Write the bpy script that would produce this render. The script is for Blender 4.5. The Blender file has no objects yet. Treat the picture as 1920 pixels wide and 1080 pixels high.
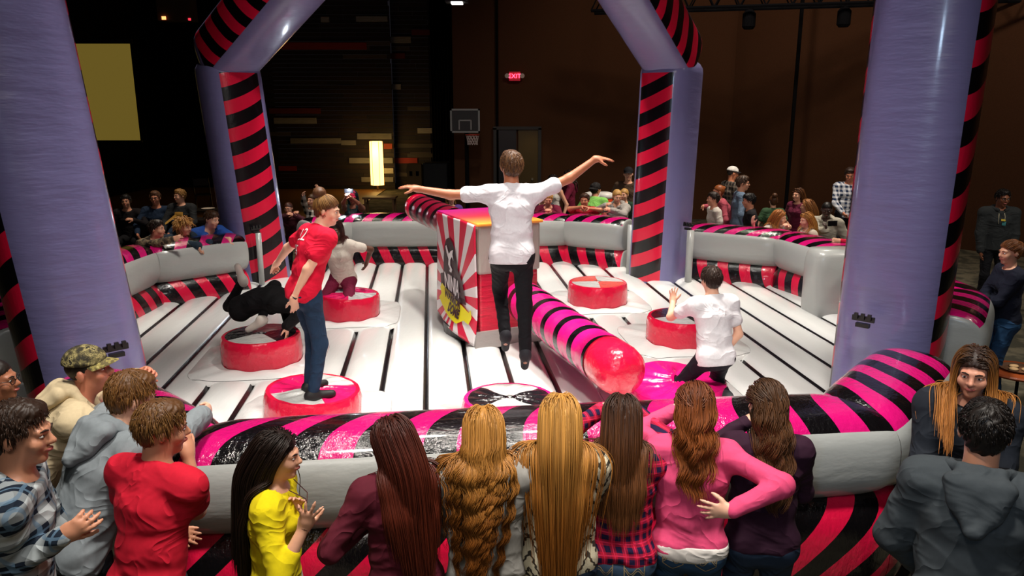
import bpy, bmesh, math, random
import numpy as np
from mathutils import Vector, Matrix

SC = bpy.context.scene
COL = SC.collection
PI = math.pi
random.seed(7)

# ------------------------------------------------------------------ camera, world, lights, exposure
CAM_H = 2.9
PITCH = math.radians(13.3)
FOC = 1440.0
cam_data = bpy.data.cameras.new('camera')
cam_data.sensor_width = 36.0
cam_data.lens = 36.0 * FOC / 1920.0
cam_data.clip_end = 200
cam = bpy.data.objects.new('camera', cam_data)
COL.objects.link(cam)
cam.location = (0, 0, CAM_H)
cam.rotation_euler = (PI / 2 - PITCH, 0, 0)
SC.camera = cam

world = bpy.data.worlds.new('world')
SC.world = world
world.use_nodes = True
world.node_tree.nodes['Background'].inputs[0].default_value = (0.55, 0.5, 0.62, 1)
world.node_tree.nodes['Background'].inputs[1].default_value = 0.012

def light(name, kind, loc, target, power, color, size=0.3, spot=90, blend=0.6, size_y=None):
    d = bpy.data.lights.new(name, kind)
    d.energy = power
    d.color = color
    if kind == 'AREA':
        d.size = size
        if size_y:
            d.shape = 'RECTANGLE'; d.size_y = size_y
    elif kind == 'SPOT':
        d.shadow_soft_size = size; d.spot_size = math.radians(spot); d.spot_blend = blend
    else:
        d.shadow_soft_size = size
    o = bpy.data.objects.new(name, d)
    COL.objects.link(o)
    o.location = loc
    v = Vector(target) - Vector(loc)
    o.rotation_euler = v.to_track_quat('-Z', 'Y').to_euler()
    return o

WARM = (1.0, 0.93, 0.84)
light('overhead_spot', 'SPOT', (-0.9, 6.6, 8.6), (-1.3, 7.2, 0.5), 2700, WARM, 0.35, 68, 0.8)
light('overhead_spot', 'SPOT', (1.1, 6.6, 8.6), (1.5, 7.2, 0.5), 2700, WARM, 0.35, 68, 0.8)
light('overhead_spot', 'SPOT', (-0.3, 9.6, 8.4), (-0.4, 9.9, 0.5), 1800, WARM, 0.35, 78, 0.8)
light('overhead_spot', 'SPOT', (-1.1, 2.2, 7.4), (-0.9, 3.2, 1.0), 1250, WARM, 0.3, 74, 0.9)
light('overhead_spot', 'SPOT', (1.3, 2.2, 7.4), (1.2, 3.2, 1.0), 1250, WARM, 0.3, 80, 0.9)
light('overhead_spot', 'SPOT', (4.5, 12.5, 7.0), (3.2, 13.2, 1.0), 1700, (1.0, 0.88, 0.75), 0.3, 90, 0.8)
light('overhead_spot', 'SPOT', (-4.5, 12.5, 7.0), (-4.8, 12.0, 0.8), 900, (1.0, 0.86, 0.7), 0.3, 84, 0.8)
light('cool_spot', 'SPOT', (-1.4, -2.6, 3.9), (3.1, 5.8, 3.0), 240, (0.55, 0.76, 1.0), 0.25, 50, 0.6)
light('cool_spot', 'SPOT', (-1.9, -2.6, 3.4), (-3.5, 5.4, 3.2), 30, (0.6, 0.8, 1.0), 0.2, 34, 0.6)
light('cool_spot', 'SPOT', (2.6, 0.5, 6.5), (-3.1, 5.5, 2.6), 40, (0.6, 0.76, 1.0), 0.25, 50, 0.6)
light('wall_fill', 'SPOT', (3.2, 12.5, 8.4), (4.6, 20.0, 3.0), 750, (1.0, 0.80, 0.62), 0.4, 84, 1.0)  # added spot brightening the brown back wall; no fixture known there
light('wall_fill', 'SPOT', (7.6, 10.5, 8.4), (9.5, 16.5, 2.5), 700, (1.0, 0.82, 0.66), 0.4, 95, 1.0)  # second added spot, lifts the angled right wall and the crowd before it
light('side_fill', 'SPOT', (7.5, 6.5, 7.0), (6.2, 9.4, 0.8), 800, (1.0, 0.88, 0.75), 0.3, 84, 0.9)  # unseen fill put in to brighten the people at the right edge
light('overhead_spot', 'SPOT', (-6.5, 19.5, 8.0), (-6.2, 17.5, 0.0), 800, (1.0, 0.78, 0.55), 0.4, 62, 1.0)  # added spot brightening the tan floor and couch sitters, not a known lamp
light('overhead_spot', 'SPOT', (-0.5, 4.6, 8.6), (-0.5, 11.3, 1.8), 1300, WARM, 0.35, 58, 0.8)  # extra spot put in from the front to brighten the back pillars
light('front_wash', 'AREA', (0.0, -1.5, 6.0), (0.0, 6.0, 1.0), 85, (1.0, 0.93, 0.86), 4.0, size_y=1.0)

SC.view_settings.view_transform = 'Standard'
SC.view_settings.look = 'None'
SC.view_settings.exposure = 0.12
SC.view_settings.gamma = 1.0
SC.view_settings.use_curve_mapping = False

# ------------------------------------------------------------------ pixel -> world measuring helpers
def ray(px, py):
    a = (px - 960) / FOC; b = (540 - py) / FOC
    return (a, math.cos(PITCH) + b * math.sin(PITCH), -math.sin(PITCH) + b * math.cos(PITCH))
def atz(px, py, z):
    r = ray(px, py); t = (z - CAM_H) / r[2]
    return Vector((r[0] * t, r[1] * t, z))
def aty(px, py, y):
    r = ray(px, py); t = y / r[1]
    return Vector((r[0] * t, y, CAM_H + r[2] * t))

# ------------------------------------------------------------------ materials
_mats = {}
def srgb(h):
    if isinstance(h, str):
        h = h.lstrip('#'); c = [int(h[i:i + 2], 16) / 255 for i in (0, 2, 4)]
    else:
        c = h
    return tuple((v / 12.92 if v <= 0.04045 else ((v + 0.055) / 1.055) ** 2.4) for v in c)
class NT:
    def __init__(s, name):
        s.m = bpy.data.materials.new(name); s.m.use_nodes = True
        s.t = s.m.node_tree; s.n = s.t.nodes
        s.b = s.n['Principled BSDF']
    def new(s, k, **kw):
        x = s.n.new(k)
        for a, v in kw.items(): setattr(x, a, v)
        return x
    def link(s, a, b): s.t.links.new(a, b)
    def math(s, op, a, b=None, c=None):
        x = s.new('ShaderNodeMath', operation=op)
        for i, v in enumerate((a, b, c)):
            if v is None: continue
            if isinstance(v, (int, float)): x.inputs[i].default_value = v
            else: s.link(v, x.inputs[i])
        return x.outputs[0]
    def mix(s, f, a, b):
        x = s.new('ShaderNodeMix', data_type='RGBA')
        if isinstance(f, (int, float)): x.inputs[0].default_value = f
        else: s.link(f, x.inputs[0])
        for i, v in ((6, a), (7, b)):
            if isinstance(v, tuple): x.inputs[i].default_value = (*v[:3], 1)
            else: s.link(v, x.inputs[i])
        return x.outputs[2]
    def coord(s, out='Object', scale=None):
        tc = s.new('ShaderNodeTexCoord')
        o = tc.outputs[out]
        if scale:
            mp = s.new('ShaderNodeMapping'); mp.inputs['Scale'].default_value = scale
            s.link(o, mp.inputs[0]); o = mp.outputs[0]
        return o
    def noise(s, vec, scale, detail=3, rough=0.5):
        x = s.new('ShaderNodeTexNoise'); x.inputs['Scale'].default_value = scale
        x.inputs['Detail'].default_value = detail; x.inputs['Roughness'].default_value = rough
        if vec is not None: s.link(vec, x.inputs['Vector'])
        return x.outputs[0]
    def bump(s, h, strength=0.3, dist=0.01):
        x = s.new('ShaderNodeBump'); x.inputs['Strength'].default_value = strength
        x.inputs['Distance'].default_value = dist
        s.link(h, x.inputs['Height']); s.link(x.outputs[0], s.b.inputs['Normal'])
    def set(s, color=None, rough=None, **kw):
        if color is not None:
            if isinstance(color, tuple): s.b.inputs['Base Color'].default_value = (*color[:3], 1)
            else: s.link(color, s.b.inputs['Base Color'])
        if rough is not None:
            if isinstance(rough, (int, float)): s.b.inputs['Roughness'].default_value = rough
            else: s.link(rough, s.b.inputs['Roughness'])
        for k, v in kw.items():
            s.b.inputs[k.replace('_', ' ')].default_value = v
        return s
def simple(name, hexcol, rough=0.6, metal=0.0, spec=0.5):
    key = ('s', name, hexcol)
    if key in _mats: return _mats[key]
    t = NT(name); t.set(srgb(hexcol), rough); t.b.inputs['Metallic'].default_value = metal
    t.b.inputs['Specular IOR Level'].default_value = spec
    v = t.noise(t.coord('Object'), 40, 2); t.bump(v, 0.05, 0.002)
    _mats[key] = t.m
    return t.m
def emit(name, hexcol, strength):
    t = NT(name); c = srgb(hexcol)
    t.set(c, 0.5); t.b.inputs['Emission Color'].default_value = (*c, 1)
    t.b.inputs['Emission Strength'].default_value = strength
    return t.m
def vinyl(name, hexcol, rough=0.28, wr=0.25, scale=(3, 3, 9), coat=0.3):
    key = ('v', name, hexcol)
    if key in _mats: return _mats[key]
    t = NT(name); t.set(srgb(hexcol), rough)
    t.b.inputs['Coat Weight'].default_value = coat; t.b.inputs['Coat Roughness'].default_value = 0.12
    v = t.noise(t.coord('Object', scale), 2.2, 4, 0.55); t.bump(v, wr, 0.03)
    _mats[key] = t.m
    return t.m
def stripe_vinyl(name, c1, c2, rough=0.2, thr=0.5, wr=0.35, coat=0.6):
    """two-colour stripes printed on vinyl; the UV's x counts stripe pairs"""
    t = NT(name)
    uv = t.new('ShaderNodeUVMap'); uv.uv_map = 'UVMap'
    sp = t.new('ShaderNodeSeparateXYZ'); t.link(uv.outputs[0], sp.inputs[0])
    f = t.math('FRACT', sp.outputs[0])
    g = t.math('GREATER_THAN', f, thr)
    t.set(t.mix(g, srgb(c1), srgb(c2)), rough)
    t.b.inputs['Coat Weight'].default_value = coat; t.b.inputs['Coat Roughness'].default_value = 0.08
    v = t.noise(t.coord('Object', (6, 6, 2.5)), 4.0, 4, 0.6); t.bump(v, wr, 0.03)
    return t.m

# ------------------------------------------------------------------ object helpers
def link(o, parent=None):
    COL.objects.link(o)
    if parent is not None: o.parent = parent
    return o
def props(o, label=None, cat=None, group=None, kind=None):
    if label: o['label'] = label
    if cat: o['category'] = cat
    if group: o['group'] = group
    if kind: o['kind'] = kind
    return o
def empty(name, loc=(0, 0, 0), rz=0.0, label=None, cat=None, group=None):
    o = bpy.data.objects.new(name, None); COL.objects.link(o)
    o.location = loc; o.rotation_euler = (0, 0, rz); o.empty_display_size = 0.1
    return props(o, label, cat, group)
def mesh_np(name, V, Q, mats, parent=None, smooth=True, fm=None, tri=None):
    """V (n,3) array, Q (m,4) quads array -> object"""
    me = bpy.data.meshes.new(name)
    V = np.asarray(V, dtype=np.float32); Q = np.asarray(Q, dtype=np.int32)
    k = Q.shape[1] if len(Q) else 4
    me.vertices.add(len(V)); me.vertices.foreach_set('co', V.ravel())
    me.loops.add(Q.size); me.loops.foreach_set('vertex_index', Q.ravel())
    me.polygons.add(len(Q))
    me.polygons.foreach_set('loop_start', np.arange(0, Q.size, k, dtype=np.int32))
    me.polygons.foreach_set('loop_total', np.full(len(Q), k, dtype=np.int32))
    if smooth: me.polygons.foreach_set('use_smooth', np.ones(len(Q), dtype=bool))
    if fm is not None: me.polygons.foreach_set('material_index', np.asarray(fm, dtype=np.int32))
    for m in (mats if isinstance(mats, (list, tuple)) else [mats]): me.materials.append(m)
    me.update(calc_edges=True); me.validate()
    return link(bpy.data.objects.new(name, me), parent)
class MB:
    """collects shapes for ONE mesh object"""
    def __init__(s): s.v = []; s.f = []; s.m = []
    def add(s, vs, fs, mi=0):
        b = len(s.v); s.v += [tuple(v) for v in vs]
        s.f += [tuple(i + b for i in f) for f in fs]; s.m += [mi] * len(fs)
        return s
    def box(s, c, d, mi=0, rz=0, M=None):
        x, y, z = d[0] / 2, d[1] / 2, d[2] / 2
        vs = [Vector((sx * x, sy * y, sz * z)) for sz in (-1, 1) for sy in (-1, 1) for sx in (-1, 1)]
        R = M or Matrix.Rotation(rz, 3, 'Z')
        return s.add([R @ v + Vector(c) for v in vs],
                     [(0, 2, 3, 1), (4, 5, 7, 6), (0, 1, 5, 4), (2, 6, 7, 3), (0, 4, 6, 2), (1, 3, 7, 5)], mi)
    def tube(s, pts, r, n=8, mi=0, cap=True):
        pts = [Vector(p) for p in pts]; rings = []; b = len(s.v)
        rr = r if isinstance(r, (list, tuple)) else [r] * len(pts)
        up = None
        for i, p in enumerate(pts):
            t = (pts[min(i + 1, len(pts) - 1)] - pts[max(i - 1, 0)]).normalized()
            if up is None: up = Vector((0, 0, 1)) if abs(t.z) < 0.9 else Vector((1, 0, 0))
            a = t.cross(up).normalized(); bb = a.cross(t).normalized(); up = bb
            for k in range(n):
                th = 2 * PI * k / n
                s.v.append(tuple(p + (a * math.cos(th) + bb * math.sin(th)) * rr[i]))
        for i in range(len(pts) - 1):
            for k in range(n):
                s.f.append((b + i * n + k, b + i * n + (k + 1) % n, b + (i + 1) * n + (k + 1) % n, b + (i + 1) * n + k)); s.m.append(mi)
        if cap:
            s.f.append(tuple(b + k for k in range(n))[::-1]); s.m.append(mi)
            e = b + (len(pts) - 1) * n
            s.f.append(tuple(e + k for k in range(n))); s.m.append(mi)
        return s
    def lathe(s, prof, c=(0, 0, 0), n=32, mi=0, M=None):
        b = len(s.v); R = M or Matrix.Identity(3)
        for (r, z) in prof:
            for k in range(n):
                th = 2 * PI * k / n
                s.v.append(tuple(R @ Vector((r * math.cos(th), r * math.sin(th), z)) + Vector(c)))
        for i in range(len(prof) - 1):
            for k in range(n):
                s.f.append((b + i * n + k, b + i * n + (k + 1) % n, b + (i + 1) * n + (k + 1) % n, b + (i + 1) * n + k)); s.m.append(mi)
        s.f.append(tuple(b + k for k in range(n))[::-1]); s.m.append(mi)
        e = b + (len(prof) - 1) * n
        s.f.append(tuple(e + k for k in range(n))); s.m.append(mi)
        return s
    def ell(s, c, r, mi=0, n=12, R=None):
        prof = []
        b = len(s.v); R = R or Matrix.Identity(3)
        for i in range(1, n):
            ph = PI * i / n
            for k in range(2 * n):
                th = PI * k / n
                s.v.append(tuple(R @ Vector((r[0] * math.sin(ph) * math.cos(th), r[1] * math.sin(ph) * math.sin(th), -r[2] * math.cos(ph))) + Vector(c)))
        m = 2 * n
        for i in range(n - 2):
            for k in range(m):
                s.f.append((b + i * m + k, b + i * m + (k + 1) % m, b + (i + 1) * m + (k + 1) % m, b + (i + 1) * m + k)); s.m.append(mi)
        s.f.append(tuple(b + k for k in range(m))[::-1]); s.m.append(mi)
        s.f.append(tuple(b + (n - 2) * m + k for k in range(m))); s.m.append(mi)
        return s
    def build(s, name, mats, parent=None, smooth=False, bevel=0, seg=2):
        me = bpy.data.meshes.new(name)
        me.from_pydata(s.v, [], s.f)
        for m in (mats if isinstance(mats, (list, tuple)) else [mats]): me.materials.append(m)
        me.polygons.foreach_set('material_index', s.m)
        if smooth: me.polygons.foreach_set('use_smooth', [True] * len(s.f))
        me.update()
        o = link(bpy.data.objects.new(name, me), parent)
        if bevel:
            md = o.modifiers.new('bevel', 'BEVEL'); md.width = bevel; md.segments = seg; md.limit_method = 'ANGLE'
        return o
def text_mesh(name, body, size, M, mat, parent=None, extrude=0.002, align='CENTER'):
    cu = bpy.data.curves.new(name, 'FONT'); cu.body = body; cu.size = size; cu.extrude = extrude
    cu.align_x = align; cu.align_y = 'CENTER'; cu.resolution_u = 3
    tmp = bpy.data.objects.new(name, cu)
    me = bpy.data.meshes.new_from_object(tmp)
    bpy.data.objects.remove(tmp); bpy.data.curves.remove(cu)
    me.transform(M); me.materials.clear(); me.materials.append(mat)
    me.name = name
    return link(bpy.data.objects.new(name, me), parent)

# ------------------------------------------------------------------ the room
def carpet():
    t = NT('carpet'); c = t.coord('Object')
    n1 = t.noise(c, 3.2, 3, 0.6); n2 = t.noise(c, 60, 3, 0.7)
    r = t.new('ShaderNodeValToRGB'); t.link(n1, r.inputs[0])
    r.color_ramp.elements[0].position = 0.44; r.color_ramp.elements[0].color = (*srgb('#3c3a2c'), 1)
    r.color_ramp.elements[1].position = 0.56; r.color_ramp.elements[1].color = (*srgb('#6b6450'), 1)
    t.set(t.mix(t.math('MULTIPLY', n2, 0.5), r.outputs[0], srgb('#2a2820')), 0.95)
    t.bump(n2, 0.4, 0.01)
    return t.m
def wall_brown():
    t = NT('brown_acoustic_wall'); c = t.coord('Object')
    n = t.noise(c, 45, 4, 0.7); n2 = t.noise(c, 0.5, 2)
    t.set(t.mix(n, srgb('#3a2416'), srgb('#523420')), 0.9)
    t.b.inputs['Specular IOR Level'].default_value = 0.15
    t.bump(n, 0.3, 0.01)
    return t.m
M_BROWN = wall_brown()
M_BLACK = simple('black_drape', '#08080a', 0.95, spec=0.1)
M_DARK = simple('dark_ceiling_paint', '#0b0c10', 0.9, spec=0.1)

MB().box((0, 13, -0.05), (34, 34, 0.1)).build('floor', carpet())['kind'] = 'structure'
stage = MB().box((-9.5, 24.3, 0.012), (10, 9.4, 0.024)).build('floor_wood', simple('tan_floor', '#7d5526', 0.5)); stage['kind'] = 'structure'
MB().box((-10.8, 28.2, 4.5), (4.6, 0.2, 9)).build('wall_back_left', M_BLACK)['kind'] = 'structure'
YB = 20.2
xb0 = aty(850, 200, YB).x
MB().box(((xb0 + 5.7) / 2, YB + 0.1, 4.5), (5.7 - xb0, 0.2, 9)).build('wall_back', M_BROWN)['kind'] = 'structure'
w = MB()
p0, p1 = Vector((5.6, 20.4, 0)), Vector((12.2, 12.6, 0))
d = (p1 - p0); w.box((p0 + p1) / 2 + Vector((0, 0, 4.5)), (d.length, 0.2, 9), rz=math.atan2(d.y, d.x))
w.build('wall_right', M_BROWN)['kind'] = 'structure'
MB().box((12.3, 3.8, 4.5), (0.2, 17.8, 9)).build('wall_right_side', M_BROWN)['kind'] = 'structure'
MB().box((xb0 + 0.1, 24.4, 4.5), (0.2, 8.0, 9)).build('wall_return', M_BLACK)['kind'] = 'structure'
MB().box((-13.2, 12, 4.5), (0.2, 33, 9)).build('wall_left', M_BLACK)['kind'] = 'structure'
MB().box((1.5, -5, 4.5), (30, 0.2, 9)).build('wall_front', M_BLACK)['kind'] = 'structure'
MB().box((1.5, 12, 9.05), (31, 36, 0.1)).build('ceiling', M_DARK)['kind'] = 'structure'
# vertical panel joints of the brown wall
for k, (px, yy) in enumerate(((932, 20.18), (1488, 17.45))):
    q = aty(px, 200, yy)
    MB().box((q.x, yy - 0.02, 4.5), (0.07, 0.05, 9)).build('trim_%d' % (k + 1), M_BLACK)['kind'] = 'structure'
# black drape between plank wall and brown wall
cv = MB(); pts = []
x0, x1 = aty(806, 200, 27.9).x, aty(850, 200, 27.9).x
n = 40; vs = []; fs = []
for i in range(n + 1):
    x = x0 + (x1 - x0) * i / n; y = 27.9 + 0.06 * math.sin(i * 1.3)
    vs += [(x, y, 0.02), (x, y, 8.9), (x, y + 0.03, 8.9), (x, y + 0.03, 0.02)]
for i in range(n):
    a = i * 4
    for k in range(4): fs.append((a + k, a + (k + 1) % 4, a + 4 + (k + 1) % 4, a + 4 + k))
fs += [(0, 1, 2, 3), (n * 4 + 3, n * 4 + 2, n * 4 + 1, n * 4)]
cv.add(vs, fs)
props(cv.build('drape', M_BLACK, smooth=True), 'tall black drape hanging beside the plank-clad wall', 'drape')

# plank-clad wall: every board has its own tone
def plank_mat():
    t = NT('reclaimed_planks')
    at = t.new('ShaderNodeAttribute'); at.attribute_name = 'tone'
    n = t.noise(t.coord('Object', (1.2, 8, 14)), 3, 5, 0.65)
    t.set(t.mix(t.math('MULTIPLY', n, 0.75), at.outputs['Color'], srgb('#140d09')), 0.7)
    t.bump(n, 0.4, 0.01)
    return t.m
def plank_wall(name, xa, xb, y, zt, seed, extra):
    rnd = random.Random(seed); m = MB(); cols = []
    z = 0.0; h = 0.145
    pal = ['#20130e', '#1a100c', '#261813', '#150e0b', '#2c1b12', '#1e1413', '#26100c', '#191214']
    while z < zt:
        x = xa - rnd.random() * 0.8
        while x < xb:
            L = rnd.uniform(0.8, 2.2); a = max(x, xa); b = min(x + L, xb)
            if b - a > 0.05:
                m.box(((a + b) / 2, y + rnd.uniform(-0.008, 0.008), z + h / 2), (b - a - 0.008, 0.05, h - 0.008))
                r = rnd.random()
                cols += [srgb(rnd.choice(pal) if r > 0.03 else '#5a5048')] * 6
            x += L
        z += h
    for (u0, v0, u1, v1, c) in extra:
        a = aty(u0, v0, y); b = aty(u1, v1, y)
        m.box(((a.x + b.x) / 2, y - 0.045, (a.z + b.z) / 2), (b.x - a.x, 0.04, abs(a.z - b.z))); cols += [srgb(c)] * 6
    o = m.build(name, plank_mat())
    ca = o.data.color_attributes.new('tone', 'FLOAT_COLOR', 'CORNER')
    arr = np.ones((len(o.data.loops), 4), dtype=np.float32)
    li = 0
    for p, c in zip(o.data.polygons, cols):
        for l in p.loop_indices: arr[l, :3] = c
    ca.data.foreach_set('color', arr.ravel())
    o['kind'] = 'structure'
    return o
W1, W2 = '#b0aca6', '#8d8983'
R1, R2 = '#b02a1c', '#7c1d18'
E1 = [(528, 80, 688, 93, R1), (668, 31, 727, 41, W1), (602, 32, 618, 42, W1), (505, 203, 602, 213, R2),
      (514, 221, 594, 232, W1), (545, 259, 640, 269, W2), (670, 250, 735, 261, W2), (655, 296, 737, 306, W2),
      (523, 311, 557, 320, R1), (720, 269, 736, 279, '#c04a20'), (694, 315, 738, 325, '#cfc6b6'), (678, 332, 738, 341, W2),
      (640, 263, 668, 272, W2)]
E2 = [(728, 69, 771, 81, W1), (731, 158, 752, 168, W1), (783, 240, 812, 250, W1), (738, 296, 783, 306, R1),
      (737, 269, 812, 277, '#4a4440'), (764, 288, 812, 295, '#4a4440'), (728, 100, 760, 110, R2), (772, 56, 806, 66, R2)]
plank_wall('wall_planks', aty(478, 200, 27.6).x, aty(736, 200, 27.6).x, 27.6, 8.9, 3, E1)
plank_wall('wall_planks_return', aty(737, 200, 27.9).x, aty(811, 200, 27.9).x, 27.95, 8.9, 5, E2)

# projection screen
a, b = aty(110, 82, 22.0), aty(263, 263, 22.0)
sc_root = empty('projection_screen', ((a.x + b.x) / 2, 22.0, b.z), 0, 'tall khaki projection screen hanging in the dark on the far left', 'screen')
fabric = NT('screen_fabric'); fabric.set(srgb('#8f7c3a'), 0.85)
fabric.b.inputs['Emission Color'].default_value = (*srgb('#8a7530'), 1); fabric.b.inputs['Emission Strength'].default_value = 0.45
hh = a.z - b.z; ww = b.x - a.x
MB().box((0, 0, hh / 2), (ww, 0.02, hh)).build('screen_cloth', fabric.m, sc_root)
MB().box((0, 0, -0.03), (ww + 0.1, 0.05, 0.06)).build('bottom_bar', simple('black_metal', '#101012', 0.4), sc_root)
MB().box((0, 0, hh + 0.06), (ww + 0.15, 0.12, 0.12)).build('roller_case', simple('black_metal', '#101012', 0.4), sc_root)

# lit upper window at the top left
a, b = aty(288, -40, 26), aty(358, 40, 26)
ul = empty('balcony_booth', ((a.x + b.x) / 2, 26, b.z), 0, 'dim balcony booth opening with small orange lamps at the top left', 'booth')
MB().box((0, 0.3, 0.9), (b.x - a.x, 0.6, 1.75)).build('booth_box', simple('booth_brown', '#3a2a1c', 0.8), ul)
MB().box((-0.62 + 0.3, -0.02, 0.1), (0.12, 0.05, 0.1)).build('orange_lamp', emit('orange_glow', '#ff8a50', 3), ul)
MB().box((0.5, -0.02, 0.06), (0.07, 0.05, 0.07)).build('red_lamp', emit('red_glow', '#d03040', 1.5), ul)

# ceiling lamp and dark truss
q = aty(857, 6, 18)
cl = empty('ceiling_light', q, 0, 'small bright white ceiling light above the far wall', 'light')
MB().box((0, 0, 0.08), (0.5, 0.4, 0.14)).build('housing', simple('black_metal', '#101012', 0.4), cl)
MB().box((0, -0.03, 0.0), (0.24, 0.3, 0.04)).build('lens', emit('lamp_white', '#fff8f0', 14), cl)
MB().tube([(0, 0, 0.15), (0, 0, 9.0 - q.z)], 0.012, 6).build('hanger_rod', simple('black_metal', '#101012', 0.4), cl)
tr = empty('lighting_truss', (5.4, 16.3, 4.85), -0.25, 'black lighting truss hanging under the ceiling at upper right', 'truss')
t = MB()
for dz in (0, 0.5):
    for dy in (-0.25, 0.25): t.tube([(-3.8, dy, dz), (4.5, dy, dz)], 0.035, 6)
for i in range(17):
    x = -3.8 + i * 0.5
    for dy in (-0.25, 0.25): t.tube([(x, dy, 0), (x + 0.25, dy, 0.5), (x + 0.5, dy, 0)], 0.018, 5, cap=False)
t.build('truss_frame', M_DARK, tr)
for x in (-2.6, -0.6, 1.2, 3.0):
    l = MB(); l.lathe([(0.09, 0), (0.13, 0.05), (0.13, 0.3), (0.07, 0.38)], (x, 0, -0.42), 14).tube([(x, 0, -0.1), (x, 0, 0.02)], 0.02, 6)
    l.build('stage_lamp', M_DARK, tr, smooth=False)
for x in (-3.0, 3.8): MB().tube([(x, 0, 0.5), (x, 0, 4.15)], 0.012, 5).build('hanger_cable', M_DARK, tr)

# exit sign
q = aty(965, 143, 20.1)
ex = empty('exit_sign', (q.x, 20.12, q.z - 0.11), 0, 'glowing red exit sign on the brown far wall', 'sign')
MB().box((0, 0, 0.11), (0.28, 0.08, 0.22)).build('sign_box', emit('sign_red', '#8a1020', 0.6), ex)
text_mesh('letters', 'EXIT', 0.155, Matrix.Translation((0, -0.05, 0.11)) @ Matrix.Rotation(PI / 2, 4, 'X'), emit('sign_letters', '#ff4060', 6), ex, 0.01)
for s_ in (-1, 1): MB().lathe([(0.03, -0.05), (0.06, 0.05)], (s_ * 0.19, -0.02, 0.12), 10, M=Matrix.Rotation(PI / 2, 3, 'X')).build('emergency_lamp', simple('lamp_grey', '#c8b8b0', 0.4), ex)

# doorway on the far wall
a, b = aty(928, 240, YB), aty(1012, 240, YB)
dw = b.x - a.x; cx = (a.x + b.x) / 2
dr = empty('door_1', (cx, YB - 0.06, 0), 0); dr['kind'] = 'structure'
f = MB(); 
for sx in (-1, 1): f.box((sx * (dw / 2), 0, a.z / 2), (0.08, 0.12, a.z))
f.box((0, 0, a.z), (dw + 0.08, 0.12, 0.08)); f.build('door_frame', simple('door_steel', '#1c1916', 0.5), dr)
MB().box((-dw / 4, 0.02, a.z / 2), (dw / 2 - 0.05, 0.05, a.z - 0.06)).build('door_leaf', simple('door_black', '#0c0c10', 0.35), dr)
MB().box((dw / 4, 0.02, a.z / 2), (dw / 2 - 0.05, 0.05, a.z - 0.06)).build('door_leaf', simple('door_bronze', '#4a3a14', 0.4, 0.3), dr)
MB().lathe([(0.03, -0.05), (0.03, 0.05)], (dw / 4 + 0.1, -0.05, a.z * 0.45), 10, M=Matrix.Rotation(PI / 2, 3, 'X')).build('door_handle', simple('door_chrome', '#b0a890', 0.3, 1), dr)
light('door_light', 'SPOT', (cx + 0.3, 19.3, 2.7), (cx + 0.4, 20.2, 1.5), 9, (1.0, 0.75, 0.3), 0.05, 50, 1.0)

# basketball hoop
M_WHITE_P = simple('white_paint', '#8e8e8c', 0.5)
a, b = aty(844, 204, 18.6), aty(900, 249, 18.6)
bw = b.x - a.x; bh = a.z - b.z
hp = empty('basketball_hoop', ((a.x + b.x) / 2, 19.0, 0), 0, 'portable basketball hoop with white-lined backboard by the far wall', 'hoop')
MB().box((0, -0.4, b.z + bh / 2), (bw, 0.04, bh)).build('backboard', simple('board_dark', '#08080a', 0.5), hp)
f = MB()
for (x, z, sx, sz) in ((0, b.z + 0.02, bw, 0.04), (0, a.z - 0.02, bw, 0.04), (-bw / 2 + 0.02, b.z + bh / 2, 0.04, bh), (bw / 2 - 0.02, b.z + bh / 2, 0.04, bh),
                       (0, b.z + bh * .52, bw * .4, 0.03), (-bw * .2, b.z + bh * .33, 0.03, bh * .4), (bw * .2, b.z + bh * .33, 0.03, bh * .4)):
    f.box((x, -0.43, z), (sx, 0.02, sz))
f.build('board_lines', M_WHITE_P, hp)
ring = [(0.18 + 0.16 * math.cos(k * PI / 10), -0.6 + 0.16 * math.sin(k * PI / 10), b.z - 0.04) for k in range(21)]
MB().tube(ring, 0.015, 6).build('rim', simple('rim_red', '#a03020', 0.4), hp)
nt = MB()
for k in range(12):
    for sg in (1, -1):
        pts = []
        for j in range(5):
            th = (k + sg * j * 0.5) * 2 * PI / 12; r = 0.155 - 0.022 * j + 0.003 * j * j
            pts.append((0.18 + r * math.cos(th), -0.6 + r * math.sin(th), b.z - 0.05 - 0.055 * j))
        nt.tube(pts, 0.008, 4, cap=False)
nt.build('net', simple('net_white', '#c8b8b4', 0.8), hp)
MB().tube([(0, 0.1, 0.2), (0, 0.1, b.z + 0.2), (0, -0.35, b.z + bh * .4)], 0.05, 8).build('pole', M_DARK, hp)
MB().box((0, 0.3, 0.12), (0.8, 1.0, 0.24)).build('base', M_DARK, hp, bevel=0.05)

# paper floor lamp
q = aty(709, 348, 27.0)
fl = empty('floor_lamp', (q.x, 26.9, 0), 0, 'glowing tall paper column lamp before the plank wall', 'lamp')
top = aty(709, 265, 26.9).z; bot = aty(709, 348, 26.9).z
shade_m = NT('paper_shade'); c = shade_m.coord('Generated'); sp = shade_m.new('ShaderNodeSeparateXYZ'); shade_m.link(c, sp.inputs[0])
shade_m.set(srgb('#ffe0a0'), 0.8)
shade_m.b.inputs['Emission Color'].default_value = (1.0, 0.62, 0.16, 1); shade_m.b.inputs['Emission Strength'].default_value = 3.6
s_ = MB()
s_.lathe([(0.225, bot + 0.02), (0.235, bot + 0.5), (0.23, top - 0.4), (0.22, top)], (0, 0, 0), 6)
s_.build('lamp_shade', shade_m.m, fl)
r_ = MB()
for k in range(6):
    th = k * PI / 3; r_.tube([(0.235 * math.cos(th), 0.235 * math.sin(th), bot), (0.23 * math.cos(th), 0.23 * math.sin(th), top)], 0.008, 5)
r_.build('shade_rib', simple('lamp_wood', '#b87820', 0.6), fl)
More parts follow.
